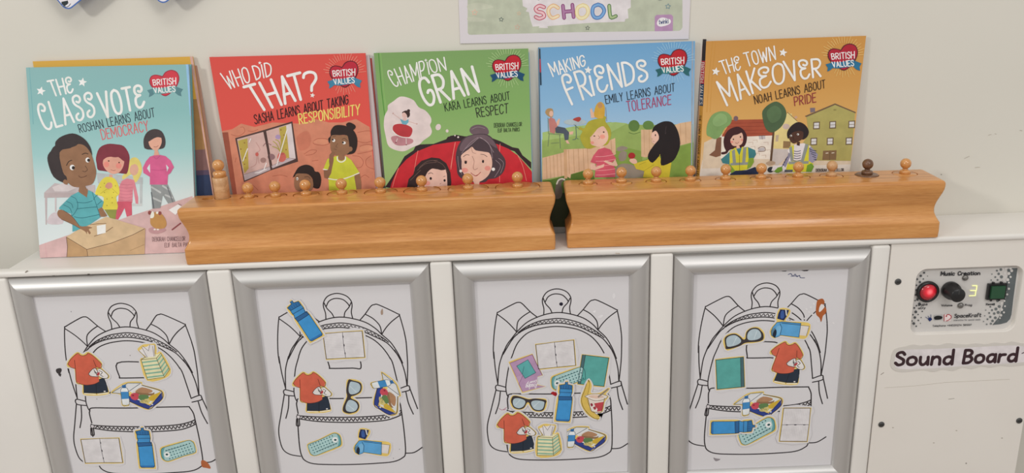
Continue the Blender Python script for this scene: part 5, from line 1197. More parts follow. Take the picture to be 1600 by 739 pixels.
(1,122,74,112,4.7,0,169,-173,109,-302,152,-412),
(1,122,74,112,3.5,0,4,-5,80,-200),
(0,90,165,165,0,90,-48,235,34,329,-152,191,-227),
(1,42,74,88,5.8,0,90,-48,235,34,329,-152,191,-227,90,-48),
(1,42,74,88,4.7,0,183,-58,160,-155),
(2,232,223,230,7,342,-303,203,-316,187,-379,327,-368,'Reading'),
(2,232,223,230,7.1,337,-254,215,-286,200,-322,331,-284,'Diary')],[-30, 21, 124, 84, 303, 135, 367, -19, 440, -201, 364, -227, 357, -306, 477, -351, 324, -407, 138, -454, 45, -209],[(2, 0.60445, -0.13827, 0.0, 1.0, 0, 'purple reading diary cut-out with a torn corner, left of a notebook', None)]),
'banana':([(0,220,192,108,1,89,181,127,245,163,162,148,84,159,50,265,54,372,119,391,97,343,30,377,-11,329,-81,306,-206,268,-236,188,-229,250,-277,256,-332,179,-317,93,-246,30,-131,17,-18),
(0,210,180,92,1,94,187,122,224,140,185,121,85,106,-54,154,-181,245,-288,249,-324,196,-313,112,-243,43,-130,30,-20,66,88),
(1,106,84,32,7.4,1,94,187,66,88,30,-20,43,-130,112,-243,196,-317,249,-321),
(1,138,112,48,5.9,1,122,224,136,177,121,85,102,-38,154,-181,245,-288),
(1,74,60,28,10.2,0,116,237,129,216),
(0,216,207,198,0,114,-23,323,-24,287,-219,224,-228,154,-205),
(0,184,68,76,0,190,-97,320,-79,291,-211,231,-219),
(0,224,216,208,1,72,7,142,35,267,33,364,-3,302,-47,183,-50),
(0,212,184,168,1,114,5,184,24,295,8,309,-16,211,-30),
(1,106,90,72,6,1,72,7,142,35,267,33,364,-3,302,-50,183,-54,72,7),
(1,141,129,118,17.7,0,246,-10,371,98),
(1,90,76,64,4.5,0,239,0,365,106),
(0,228,218,212,1,134,-110,183,-128,231,-177,217,-216,161,-197),
(0,138,42,56,1,141,-102,162,-95,176,-123,155,-142),
(0,160,58,68,1,176,-154,204,-144,217,-172,196,-191),
(1,90,58,58,5.9,1,114,-31,154,-205,224,-228,287,-219,323,-29)],[70, 190, 129, 265, 183, 163, 168, 86, 171, 66, 259, 73, 375, 139, 411, 98, 363, 31, 397, -10, 347, -89, 323, -216, 274, -255, 206, -236, 268, -267, 270, -347, 170, -335, 78, -259, 11, -137, -3, -16],[(2, 0.69226, -0.19028, 0.0, 1.0, 1, 'banana and red yoghurt pot cut-out at the right of the third poster', None)])}
SCHOOL=([[0.55912, 0.0865, 0.25155], [0.99985, 0.0, -0.0171], [0.0171, 0.0, 0.99985]],[(0,179,185,166,0,123,1031,97,127,110,105,137,101,1417,108,2677,100,2699,112,2716,141,2679,986),
(0,188,192,174,1,112,458,278,472,423,425,312,401,128,386),
(0,188,192,174,1,117,315,309,285,290,258,115,262),
(0,214,209,212,0,758,674,772,428,827,400,808,365,845,355,862,266,889,184,972,188,963,170,1074,163,1069,186,1232,196,1602,216,2009,222,2017,253,2054,261,2042,368,2079,386,2072,650),
(1,176,58,88,45.6,1,1029,409,974,427,928,398,946,362,1011,343,1029,302,973,278,927,297),
(1,223,184,189,27.4,1,1029,409,974,427,928,398,946,362,1011,343,1029,302,973,278,927,297),
(1,216,168,120,45,1,1199,398,1140,428,1084,386,1088,324,1130,282,1198,304),
(1,236,212,180,27,1,1199,398,1140,428,1084,386,1088,324,1130,282,1198,304),
(1,125,47,106,45.3,1,1257,422,1272,279),
(1,125,47,106,45.3,1,1371,431,1387,288),
(1,125,47,106,45.3,1,1265,351,1379,359),
(1,168,123,160,27.2,1,1257,422,1272,279),
(1,168,123,160,27.2,1,1371,431,1387,288),
(1,168,123,160,27.2,1,1265,351,1379,359),
(1,217,196,140,45.3,1,1498,425,1438,397,1427,326,1462,276,1527,285,1563,342,1544,404,1498,425),
(1,232,220,180,27.2,1,1498,425,1438,397,1427,326,1462,276,1527,285,1563,342,1544,404,1498,425),
(1,58,106,170,45.3,1,1682,428,1627,403,1615,332,1647,278,1712,282,1757,347,1732,406,1682,428),
(1,122,165,212,27.2,1,1682,428,1627,403,1615,332,1647,278,1712,282,1757,347,1732,406,1682,428),
(1,58,106,52,45,1,1817,412,1837,279,1900,289),
(1,165,184,138,27,1,1817,412,1837,279,1900,289),
(1,220,174,156,6.3,0,193,399,201,377,224,371,205,357,206,333,186,346,163,338,170,360,155,378,179,379,193,399),
(1,74,90,88,6.3,0,511,302,517,286,535,281,521,270,522,253,507,262,490,256,495,273,483,287,501,287,511,302),
(1,208,184,156,6.3,0,728,366,733,352,748,348,736,338,737,323,724,332,709,326,713,341,703,353,719,353,728,366),
(1,200,168,152,6.4,0,706,215,713,194,735,189,717,176,719,154,700,166,680,158,686,179,672,196,694,196,706,215),
(1,90,95,92,6.4,0,1560,181,1566,165,1583,161,1570,150,1571,134,1557,143,1541,137,1545,153,1534,166,1551,166,1560,181),
(1,95,132,148,6.3,0,2532,423,2540,403,2562,398,2545,385,2548,364,2529,375,2509,368,2514,388,2499,404,2521,405,2532,423),
(0,176,140,176,0,2379,102,2374,273,2395,294,2571,296,2596,272,2599,101),
(0,232,228,234,1,2402,201,2424,245,2470,262,2526,249,2564,234,2569,198,2529,171,2455,155,2414,168),
(2,58,74,120,7.3,2427,186,2543,194,2537,245,2425,240,'twinkl'),
(0,138,144,136,1,2398,477,2426,461,2463,471,2453,488),
(0,90,90,96,1,938,506,966,491,975,509)])
PLATE=([[1.11429, 0.006, -0.11406], [1.0, 0.0, 0.0], [0.0, 0.0, 1.0]],[(0,93,99,101,0,1104,746,1144,759,1231,756,1239,347,1247,133,1237,72,1201,27,1125,7,1026,0,1096,109,1127,291,1119,548,1127,683),
(0,106,111,112,1,993,733,991,723,982,720,973,724,968,734,970,743,979,746,988,742),
(0,106,111,112,1,1044,745,1041,733,1030,728,1017,734,1011,747,1014,759,1025,764,1038,758),
(0,200,197,194,1,1105,758,1102,745,1091,741,1078,746,1072,759,1075,772,1086,776,1099,771),
(0,200,197,194,1,1161,758,1158,746,1147,741,1134,747,1127,760,1131,772,1142,777,1154,771),
(0,106,111,112,1,1023,690,1020,678,1010,674,998,679,992,691,995,702,1005,707,1017,702),
(0,200,197,194,1,1101,699,1098,685,1086,680,1072,686,1065,700,1068,714,1080,719,1094,712),
(0,200,197,194,1,1153,689,1149,674,1136,669,1122,676,1114,691,1117,705,1130,711,1145,704),
(0,106,111,112,1,1068,648,1064,633,1051,627,1037,634,1029,649,1032,664,1045,669,1060,663),
(0,106,111,112,1,930,690,929,685,924,683,919,686,916,691,918,696,922,698,928,696),
(0,106,111,112,1,983,648,980,640,973,637,965,640,960,649,962,657,970,661,978,657),
(0,200,197,194,1,1151,607,1147,592,1134,587,1119,594,1111,609,1115,623,1128,629,1143,622),
(0,200,197,194,1,1175,643,1173,633,1163,629,1153,634,1147,645,1150,655,1159,659,1169,654),
(0,106,111,112,1,1016,609,1014,601,1006,598,998,602,993,610,996,619,1003,622,1012,618),
(0,106,111,112,1,933,611,931,605,926,603,919,606,916,612,918,618,923,621,930,618),
(0,200,197,194,1,1135,525,1131,511,1118,505,1103,512,1095,527,1099,542,1112,547,1127,540),
(0,200,197,194,1,1177,486,1174,475,1165,471,1154,476,1149,487,1151,498,1161,502,1171,497),
(0,200,197,194,1,1137,450,1134,436,1122,431,1108,437,1100,451,1104,465,1116,470,1130,464),
(0,200,197,194,1,1165,411,1163,401,1154,398,1145,402,1140,412,1142,422,1151,425,1160,421),
(0,200,197,194,1,1139,367,1136,353,1124,348,1110,354,1102,368,1106,382,1118,387,1132,381),
(0,200,197,194,1,1162,569,1160,561,1153,558,1144,561,1139,570,1142,578,1149,582,1158,578),
(0,200,197,194,1,1181,725,1178,712,1166,706,1152,713,1145,726,1148,740,1160,745,1174,739),
(0,200,197,194,1,1097,602,1094,591,1085,587,1074,592,1069,603,1071,613,1081,617,1091,613),
(0,106,111,112,1,969,331,967,324,961,321,953,324,949,332,951,339,958,342,965,339),
(0,106,111,112,1,1064,332,1060,317,1047,311,1032,318,1024,333,1028,348,1041,354,1056,347),
(0,200,197,194,1,1117,295,1114,281,1101,275,1087,282,1080,296,1083,310,1096,315,1110,309),
(0,106,111,112,1,1016,280,1013,270,1004,266,993,271,987,282,990,292,999,296,1010,291),
(0,106,111,112,1,1095,250,1092,236,1079,231,1065,237,1058,251,1061,265,1074,270,1088,264),
(0,200,197,194,1,1142,324,1140,314,1132,311,1122,315,1117,325,1119,335,1128,338,1137,334),
(0,106,111,112,1,974,252,972,243,965,240,956,244,952,253,954,261,961,264,970,260),
(0,106,111,112,1,1057,218,1054,204,1041,198,1027,205,1020,219,1023,233,1036,238,1050,232),
(0,200,197,194,1,1129,207,1126,193,1114,188,1100,194,1092,209,1096,223,1108,228,1122,221),
(0,200,197,194,1,1158,252,1156,243,1149,240,1140,244,1136,253,1138,261,1145,265,1154,261),
(0,106,111,112,1,919,208,918,203,913,201,908,203,905,209,906,214,911,216,917,214),
(0,106,111,112,1,1004,205,1001,195,993,191,983,196,978,206,980,215,989,219,998,215),
(0,106,111,112,1,1092,170,1089,156,1076,151,1062,157,1055,172,1058,186,1071,191,1085,185),
(0,106,111,112,1,1041,157,1038,145,1028,141,1016,146,1010,158,1013,170,1023,175,1035,169),
(0,106,111,112,1,972,168,970,159,962,156,953,160,949,169,951,177,959,180,967,176),
(0,106,111,112,1,916,131,914,126,909,124,904,127,901,132,903,137,907,140,913,137),
(0,106,111,112,1,996,113,994,102,984,98,973,103,968,114,970,125,980,129,991,124),
(0,106,111,112,1,1065,98,1062,85,1051,80,1038,86,1031,99,1034,112,1046,117,1058,111),
(0,200,197,194,1,1129,130,1126,118,1114,113,1102,119,1095,132,1098,145,1109,150,1122,144),
(0,200,197,194,1,1158,168,1155,158,1147,154,1137,159,1132,169,1134,178,1143,182,1153,178),
(0,106,111,112,1,962,83,960,75,952,71,944,75,939,84,941,93,949,96,957,92),
(0,106,111,112,1,1034,57,1031,45,1021,41,1009,46,1002,59,1005,71,1016,75,1028,70),
(0,106,111,112,1,1101,55,1098,41,1085,35,1071,42,1064,56,1067,70,1080,76,1094,69),
(0,200,197,194,1,1117,92,1115,84,1108,81,1099,85,1094,93,1097,102,1104,105,1113,101),
(0,106,111,112,1,912,55,910,49,906,47,900,50,897,55,899,61,904,63,909,60),
(0,106,111,112,1,960,14,958,6,952,4,944,7,940,15,942,22,949,25,956,22),
(0,106,111,112,1,1015,19,1013,10,1004,6,994,10,989,21,992,30,1000,34,1010,30),
(0,79,82,84,1,87,742,84,733,76,729,66,733,62,743,64,752,73,756,82,752),
(0,79,82,84,1,52,703,49,693,40,689,29,694,24,704,27,715,36,719,47,714),
(0,79,82,84,1,9,660,7,651,-2,647,-11,652,-16,661,-13,671,-5,674,5,670),
(0,79,82,84,1,50,621,47,611,38,607,27,612,22,622,25,633,34,637,45,632),
(0,79,82,84,1,82,660,80,654,75,652,68,655,65,661,67,667,73,670,79,667),
(0,79,82,84,1,127,697,126,693,122,692,118,694,116,698,117,702,121,704,125,702),
(0,79,82,84,1,8,581,6,574,0,571,-8,574,-11,582,-9,589,-3,592,5,589),
(0,79,82,84,1,8,518,6,511,0,508,-8,511,-11,519,-9,526,-3,529,5,526),
(0,79,82,84,1,9,450,7,443,0,440,-7,443,-11,451,-9,458,-2,461,5,458),
(0,79,82,84,1,45,388,42,377,32,372,20,377,14,389,18,401,28,406,40,400),
(0,79,82,84,1,12,374,10,368,4,366,-2,369,-5,375,-4,381,2,384,8,381),
(0,79,82,84,1,81,326,77,312,64,307,51,313,44,328,48,341,60,347,74,340),
(0,79,82,84,1,39,305,37,297,30,295,23,298,19,306,21,313,28,316,35,313),
(0,79,82,84,1,16,275,13,267,6,264,-3,267,-7,276,-5,285,3,288,11,284),
(0,79,82,84,1,46,221,42,208,31,203,18,209,12,222,15,235,27,240,39,234),
(0,79,82,84,1,6,184,4,176,-3,174,-10,177,-14,185,-12,192,-5,195,2,192),
(0,79,82,84,1,41,144,38,132,28,128,16,133,10,145,13,157,24,162,36,156),
(0,79,82,84,1,70,184,68,178,62,176,56,178,53,185,54,192,60,194,66,191),
(0,79,82,84,1,111,141,110,136,105,134,100,136,97,142,99,147,103,149,109,147),
(0,79,82,84,1,38,63,34,50,23,45,10,51,3,64,7,77,18,82,31,76),
(0,79,82,84,1,66,24,64,17,57,14,50,17,46,25,48,33,55,36,62,32),
(0,79,82,84,1,83,104,81,96,74,94,67,97,63,105,65,112,72,115,79,112),
(0,79,82,84,1,4,99,2,93,-4,91,-10,93,-13,100,-12,107,-6,109,1,106),
(0,79,82,84,1,118,225,116,219,110,216,104,219,100,226,102,232,108,235,114,232),
(0,79,82,84,1,109,61,108,57,104,55,100,57,98,62,99,66,103,68,107,66),
(0,79,82,84,1,124,615,123,611,119,610,115,612,112,616,114,620,117,622,122,620),
(2,47,47,51,11.6,286,698,770,689,771,734,287,749,'Music Creation'),
(2,47,47,51,9,526,123,860,121,860,172,527,170,'SpaceKraft'),
(2,119,119,122,3.6,524,78,859,75,857,94,522,98,'interactive for special needs'),
(2,58,58,62,4.5,266,10,757,4,754,27,263,32,'Telephone +44(0)1274 581007'),
(2,58,58,62,5.9,343,285,478,282,478,305,341,308,'Volume'),
(2,58,58,62,5.9,641,277,726,274,726,301,639,302,'Prog'),
(2,58,58,62,6,906,276,1013,278,1013,302,905,300,'Reset'),
(2,58,58,62,6.6,51,304,161,306,163,338,54,338,'Bups'),
(2,58,58,62,6.7,53,259,141,258,143,288,55,289,'uCry'),
(0,29,47,102,0,187,123,225,144,246,110,218,83),
(1,58,74,120,6,0,160,147,187,127),
(1,58,74,120,6,0,187,161,204,136),
(1,58,74,120,6,0,221,178,227,147),
(0,168,168,168,0,265,166,367,169,372,104,270,99),
(0,28,28,30,1,268,143,308,159,367,146,364,111,301,103,274,112),
(0,228,210,210,0,389,171,477,174,486,80,397,79),
(1,176,42,48,7.5,0,392,171,400,82),
(1,168,48,56,10.5,1,416,152,435,170,472,157,483,126,458,96,428,82),
(0,168,48,56,1,430,147,428,139,422,136,414,140,410,147,412,155,419,158,427,154)])
DIGIT=([[1.11429, 0.006, -0.11406], [1.0, 0.0, 0.0], [0.0, 0.0, 1.0]],[(1,232,240,160,13.1,0,698,547,754,545),
(1,232,240,160,13.2,0,754,542,755,485),
(1,232,240,160,13.1,0,681,483,751,481),
(1,232,240,160,13.3,0,749,476,750,413),
(1,232,240,160,13.2,0,679,413,743,413)])
LABEL=([[1.08935, -0.0006, -0.17018], [0.99994, 0.0, 0.01086], [-0.01086, -0.0, 0.99994]],[(0,214,208,210,1,59,217,124,288,533,285,1015,283,1495,284,1692,250,1746,128,1698,38,1045,27,562,14,125,27,57,111),
(2,56,36,42,41.3,61,84,795,58,804,236,74,261,'Sound'),
(2,56,36,42,41.2,932,65,1611,56,1619,225,942,245,'Board'),
(1,56,36,42,12.8,1,1668,164,1725,188)])
CARD=([[0.09919, 0.066, 0.30835], [1.0, 0.0, 0.0], [0.0, 0.0, 1.0]],[(0,42,52,56,0,-42,132,-43,107,-24,88,-7,80,11,94,38,115,36,144),
(1,42,52,56,6.7,1,-25,85,-1,71,31,79,62,107),
(0,224,226,230,1,20,88,16,84,9,83,2,85,-1,89,3,93,11,94,18,92)])
FRONT=([[0.0, -0.0003, 0.0], [1.0, 0.0, 0.0], [0.0, 0.0, 1.0]],[(0,138,130,120,1,242,81,268,103,288,99,270,88,251,76),
(0,106,101,96,1,556,27,593,26,581,20),
(0,74,69,64,1,981,24,1004,32,1018,22,1000,12),
(0,160,138,112,0,7374,44,7436,39,7431,33,7388,37)])
PANELM=([[0.0, 0.0, 0.0], [1.0, 0.0, 0.0], [0.0, 0.0, 1.0]],[(1,138,131,122,6.6,1,11704,-2140,11777,-2132),
(1,144,138,130,10.3,1,10790,-1748,10822,-1722),
(0,138,131,122,1,12068,-3110,12066,-3118,12059,-3121,12052,-3117,12048,-3109,12050,-3101,12056,-3098,12064,-3101),
(1,184,176,164,5.2,0,10853,-1940,11243,-1929,11630,-1896,12459,-1885),
(0,181,173,162,1,11878,-2607,11876,-2613,11867,-2615,11858,-2612,11853,-2606,11856,-2600,11865,-2598,11874,-2601),
(0,181,173,162,1,11600,-2779,11597,-2785,11588,-2787,11579,-2784,11575,-2778,11578,-2772,11586,-2770,11595,-2773),
(0,181,173,162,1,11036,-2528,11033,-2534,11024,-2536,11015,-2533,11011,-2527,11014,-2521,11023,-2519,11032,-2522),
(0,181,173,162,1,12496,-2747,12494,-2752,12485,-2755,12476,-2752,12471,-2746,12474,-2740,12483,-2737,12492,-2740)])
WALLM=([[0.0, 0.0877, 0.0], [1.0, 0.0, 0.0], [0.0, 0.0, 1.0]],[(1,176,168,156,6.2,0,12258,1127,12293,1136),
(1,176,168,156,6.2,0,12340,1144,12356,1138),
(1,176,168,156,6.3,0,11991,835,12049,863),
(1,176,168,156,6.2,0,12652,1176,12682,1170),
(1,176,168,156,6.3,0,12143,709,12204,712),
(0,122,116,108,1,11722,634,11721,630,11716,628,11712,630,11710,635,11711,639,11715,641,11720,639)])
SCHOOL_W=0.2798
LABEL_OUT=[(18, 272), (73, 322), (168, 338), (262, 359), (360, 338), (455, 349), (576, 332), (694, 355), (816, 336), (938, 324), (1057, 334), (1179, 317), (1297, 332), (1419, 315), (1512, 336), (1637, 306), (1735, 288), (1795, 205), (1802, 72), (1750, 8), (1655, -6), (1535, -10), (1411, 7), (1293, -13), (1169, 9), (1051, -22), (927, 6), (810, -36), (686, -8), (568, -37), (443, -6), (322, -10), (202, -20), (79, 2), (3, 87)]
PLATE_PARTS={'red': [1.12819, 0.006, -0.06459], 'knob': [1.15461, -0.002, -0.06446], 'green': [1.21397, 0.006, -0.06745], 'led1': [1.17365, 0.006, -0.04843], 'led2': [1.17262, 0.006, -0.08548]}
PLATE_HOLE=[[1.11224, 0.0, -0.11912], [1.24094, 0.0, -0.12162], [1.24111, 0.0, -0.03456], [1.10934, 0.0, -0.03179]]
# ---------------------------------------------------------------- materials
m_wall = mat('wall_paint', (0.74, 0.70, 0.63), 0.6, spec=0.3); noisy(m_wall, (0.715, 0.69, 0.62), (0.74, 0.715, 0.645), 3, 3)
m_white = mat('cabinet_white', (0.72, 0.69, 0.64), 0.38, spec=0.45); noisy(m_white, (0.80, 0.775, 0.735), (0.84, 0.81, 0.77), 7, 5, (1, 1, 1), 0.3, 0.6, 0.02)
m_panel = mat('panel_white', (0.70, 0.66, 0.61), 0.42, spec=0.4); noisy(m_panel, (0.82, 0.775, 0.72), (0.845, 0.805, 0.75), 6, 5)
m_floor = mat('floor_vinyl', (0.30, 0.24, 0.20), 0.5); noisy(m_floor, (0.40, 0.36, 0.33), (0.48, 0.43, 0.40), 12, 5)
m_alu = mat('brushed_aluminium', (0.64, 0.63, 0.62), 0.46, metal=0.8)
m_paper = mat('paper', hexlin('d1cfd2'), 0.5, spec=0.35)
m_pages = mat('page_edges', hexlin('b9aeb0'), 0.7)
m_black = mat('black_plastic', (0.012, 0.012, 0.013), 0.3)
m_steel = mat('dark_screw', (0.10, 0.10, 0.10), 0.4, metal=0.7)
def wood(name, dark, mid, light, rough=0.3, coat=0.25):
    m = mat(name, mid, rough, spec=0.45, coat=coat); m.node_tree.nodes['Principled BSDF'].inputs['Coat Roughness'].default_value = 0.09
    nt = m.node_tree; b = nt.nodes['Principled BSDF']
    tc = nt.nodes.new('ShaderNodeTexCoord'); mp = nt.nodes.new('ShaderNodeMapping'); mp.inputs['Scale'].default_value = (2.6, 44, 44)
    n1 = nt.nodes.new('ShaderNodeTexNoise'); n1.inputs['Scale'].default_value = 3.2; n1.inputs['Detail'].default_value = 6; n1.inputs['Distortion'].default_value = 0.45
    mp2 = nt.nodes.new('ShaderNodeMapping'); mp2.inputs['Scale'].default_value = (22, 260, 260)
    n2 = nt.nodes.new('ShaderNodeTexNoise'); n2.inputs['Scale'].default_value = 4; n2.inputs['Detail'].default_value = 3
    add = nt.nodes.new('ShaderNodeMath'); add.operation = 'MULTIPLY_ADD'; add.inputs[1].default_value = 0.45
    r = nt.nodes.new('ShaderNodeValToRGB'); e = r.color_ramp.elements; e[0].position = 0.52; e[0].color = (*dark, 1); e[1].position = 0.92; e[1].color = (*light, 1)
    x = e.new(0.72); x.color = (*mid, 1)
    L = nt.links; L.new(tc.outputs['Object'], mp.inputs[0]); L.new(tc.outputs['Object'], mp2.inputs[0]); L.new(mp.outputs[0], n1.inputs['Vector']); L.new(mp2.outputs[0], n2.inputs['Vector'])
    L.new(n2.outputs['Fac'], add.inputs[0]); L.new(n1.outputs['Fac'], add.inputs[2]); L.new(add.outputs[0], r.inputs[0]); L.new(r.outputs[0], b.inputs['Base Color'])
    return m
m_wood = wood('beech_varnished', (0.51, 0.212, 0.056), (0.63, 0.280, 0.080), (0.72, 0.350, 0.115))
m_knob = wood('beech_knob', (0.50, 0.205, 0.055), (0.65, 0.300, 0.090), (0.75, 0.39, 0.14), 0.2, 0.9)
m_pale = wood('pale_beech_knob', (0.46, 0.24, 0.10), (0.60, 0.34, 0.16), (0.68, 0.42, 0.22), 0.4, 0.2)
m_walnut = wood('walnut_knob', (0.10, 0.045, 0.022), (0.17, 0.080, 0.040), (0.22, 0.11, 0.06), 0.35, 0.3)
# ---------------------------------------------------------------- setting
def sbox(name, x0, x1, y0, y1, z0, z1, m):
    b = MB(); b.box(x0, x1, y0, y1, z0, z1, m); return struct(b.build(name))
ZD = ZO + 0.009                # top of the shelf
sbox('floor', -2.5, 3.5, -3.2, 0.25, -0.05, 0.0, m_floor)
wb = MB(); wb.box(-2.5, 3.5, 0.088, 0.25, 0.0, 2.7, m_wall)
wpos = lambda x, y, h: (WALLM[0][0][0] + x, WALLM[0][0][1] - h, WALLM[0][0][2] + ZO + y)
art(wb, WALLM[1], wpos)
struct(wb.build('wall_back'))
# ---------------------------------------------------------------- the low white cabinet
cab = thing('display_cabinet', 'long low white cabinet with four silver poster frames across its front', 'cabinet', (0.53, 0.03, 0.0))
def cpart(mb, name, bevel=0.0, label=None, segs=3):
    o = mb.build(name, None, bevel=bevel, segs=segs); o.parent = cab; o.matrix_parent_inverse = cab.matrix_world.inverted() if False else Matrix.Translation((-0.53, -0.03, 0))
    if label: o['label'] = label
    return o
b = MB(); DK = [(-0.085, -0.0035), (1.60, -0.0035), (1.60, 0.0878), (-0.0045, 0.0878), (-0.0045, 0.0125), (-0.085, 0.0125)]
b.grid([[(x, y, ZD - 0.0075) for x, y in DK], [(x, y, ZD) for x, y in DK]], m_white, True, False, True, True); tag(b.build('shelf_top', None, bevel=0.0028, segs=3), 'long white painted shelf top running across the cabinet and sound panel', 'shelf')
FW, FH, FB = 0.240, 0.327, 0.025
b = MB(); xs = [-0.085] + [v for x in FX for v in (x - 0.0012, x + FW + 0.0012)] + [1.0730]
for i in range(0, len(xs), 2): b.box(xs[i], xs[i + 1], -0.0035, 0.012, 0.10, ZO + 0.0008, m_white)
art(b, FRONT[1], lambda x, y, h: (x, -0.00355 - h, ZO + y))
cpart(b, 'front_stile', 0.0032)
b = MB(); b.box(-0.085, 1.0730, 0.0055, 0.012, 0.02, ZO + 0.0012, m_white); b.box(-0.085, 1.0730, -0.002, 0.0054, 0.02, ZO - 0.330, m_white); cpart(b, 'front_board')
b = MB(); b.box(-0.0045, 0.012, 0.0125, 0.087, 0.0, ZD - 0.008, m_white); cpart(b, 'side_panel')
# ---------------------------------------------------------------- sound panel
snd = thing('sound_panel', 'white screwed-on panel with music controls at the right end of the cabinet', 'control panel', (1.174, 0.0, 0.0))
def spart(mb, name, parent=None, label=None, bevel=0.0, segs=2):
    o = mb.build(name, None, bevel=bevel, segs=segs); par = parent or snd
    o.parent = par; o.matrix_parent_inverse = Matrix.Translation((-1.174, 0, 0))
    if label: o['label'] = label
    return o
def rrect(x0, x1, z0, z1, r, n=6):
    P = []
    for cx, cz, a0 in ((x1 - r, z1 - r, 0), (x0 + r, z1 - r, 90), (x0 + r, z0 + r, 180), (x1 - r, z0 + r, 270)):
        for j in range(n + 1): a = math.radians(a0 + 90 * j / n); P.append((cx + r * math.cos(a), cz + r * math.sin(a)))
    return P
px0, px1, pz0, pz1 = 1.0748, 1.2732, 0.06, ZO + 0.0012
hole = rrect(1.1095, 1.2425, ZO - 0.1215, ZO - 0.0325, 0.013)
outer = []
for (x, z) in hole:                       # matching points on the panel's outline
    cx, cz = 1.176, ZO - 0.077; dx, dz = x - cx, z - cz
    t = min((px1 - cx) / dx if dx > 0 else (px0 - cx) / dx if dx < 0 else 9e9, (pz1 - cz) / dz if dz > 0 else (pz0 - cz) / dz if dz < 0 else 9e9)
    outer.append((cx + dx * t, cz + dz * t))
b = MB(); n = len(hole)
corners = [(px1, pz1), (px0, pz1), (px0, pz0), (px1, pz0)]
bmx = bmesh.new()
ov = [bmx.verts.new((x, 0, z)) for x, z in ((px0, pz0), (px1, pz0), (px1, pz1), (px0, pz1))]
hv = [bmx.verts.new((x, 0, z)) for x, z in hole]
eds = [bmx.edges.new((ov[i], ov[(i + 1) % 4])) for i in range(4)] + [bmx.edges.new((hv[i], hv[(i + 1) % n])) for i in range(n)]
bmesh.ops.triangle_fill(bmx, use_beauty=True, edges=eds)
for f in list(bmx.faces):
    c = f.calc_center_median()
    if 1.112 < c.x < 1.240 and ZO - 0.119 < c.z < ZO - 0.035: bmx.faces.remove(f)
for f in bmx.faces: b.poly([v.co[:] for v in f.verts], m_panel)
bmx.free()
art(b, PANELM[1], lambda x, y, h: (x, -h, ZO + y))
h2 = rrect(1.1107, 1.2413, ZO - 0.1203, ZO - 0.0337, 0.0118)
b.grid([[(x, 0, z) for x, z in hole], [(x, 0.0012, z) for x, z in h2], [(x, 0.0075, z) for x, z in h2]], m_panel, True, True)
b.grid([[(x, 0, z) for x, z in ((px0, pz0), (px1, pz0), (px1, pz1), (px0, pz1))], [(x, 0.018, z) for x, z in ((px0, pz0), (px1, pz0), (px1, pz1), (px0, pz1))]], m_panel, True, False, False, True)
spart(b, 'face_panel')
def screw(x, z, y, r, m, name='screw'):
    b = MB(); b.lathe([(r, 0.0), (r, 0.0008), (r * .75, 0.0014), (0.0005, 0.0015)], m, 16, 'y', (x, y, ZO + z), (True, True))
    b.box(x - r * .6, x + r * .6, y - 0.0018, y - 0.0014, ZO + z - r * .12, ZO + z + r * .12, m_black); return b
for x, z in ((1.0875, -.0480), (1.0865, -.2472), (1.2672, -.2493)): spart(screw(x, z, 0.0, 0.0040, m_steel), 'screw')
# the control plate in its recess
b = MB(); b.poly([(x, 0.0063, z) for x, z in rrect(1.1100, 1.2420, ZO - 0.121, ZO - 0.033, 0.0125)], mat('plate_white', hexlin('c8c5c2'), 0.35))
O = PLATE[0][0]
ppos = lambda x, y, h: (O[0] + x, O[1] - h, O[2] + ZO + y)
qclip = [(x - O[0], z - O[2] - ZO) for x, z in rrect(1.1107, 1.2413, ZO - 0.1203, ZO - 0.0337, 0.0118)]
art(b, PLATE[1], ppos, 1e-4, 6e-6, clip=qclip)
plate = spart(b, 'control_plate', label='printed control plate reading Music Creation')
def sub(mb, name, label=None): o = spart(mb, name, plate, label); o.matrix_parent_inverse = Matrix.Identity(4); return o
x, y, z = PLATE_PARTS['red']; y = 0.0056; z += ZO
b = MB(); b.lathe([(0.0138, 0), (0.0138, 0.003), (0.0125, 0.0042), (0.0112, 0.0042), (0.0105, 0.0035)], m_black, 32, 'y', (x, y, z), (True, False))
m_red = mat('lit_red', (0.30, 0.008, 0.015), 0.25, coat=0.5); nt = m_red.node_tree; pb = nt.nodes['Principled BSDF']
g = nt.nodes.new('ShaderNodeTexGradient'); g.gradient_type = 'SPHERICAL'; tc = nt.nodes.new('ShaderNodeTexCoord'); mp = nt.nodes.new('ShaderNodeMapping'); mp.vector_type = 'POINT'
mp.inputs['Location'].default_value = (-x * 85, 0, -(z + .0015) * 85); mp.inputs['Scale'].default_value = (85, 0.0, 85)
rr = nt.nodes.new('ShaderNodeValToRGB'); rr.color_ramp.elements[0].position = 0.25; rr.color_ramp.elements[0].color = (0.05, 0, 0.002, 1); rr.color_ramp.elements[1].position = 0.95; rr.color_ramp.elements[1].color = (1.0, 0.20, 0.22, 1)
e3 = rr.color_ramp.elements.new(0.62); e3.color = (0.55, 0.01, 0.025, 1)
nt.links.new(tc.outputs['Object'], mp.inputs[0]); nt.links.new(mp.outputs[0], g.inputs[0]); nt.links.new(g.outputs['Fac'], rr.inputs[0]); nt.links.new(rr.outputs[0], pb.inputs['Emission Color']); pb.inputs['Emission Strength'].default_value = 1.0
b.lathe([(0.0106, 0.0030), (0.0098, 0.0045), (0.007, 0.0060), (0.0035, 0.0067), (0.0003, 0.0069)], m_red, 32, 'y', (x, y, z), (False, True))
sub(b, 'red_button', 'round red lit push button in a black bezel')
x, y, z = PLATE_PARTS['knob']; y = 0.0056; z += ZO
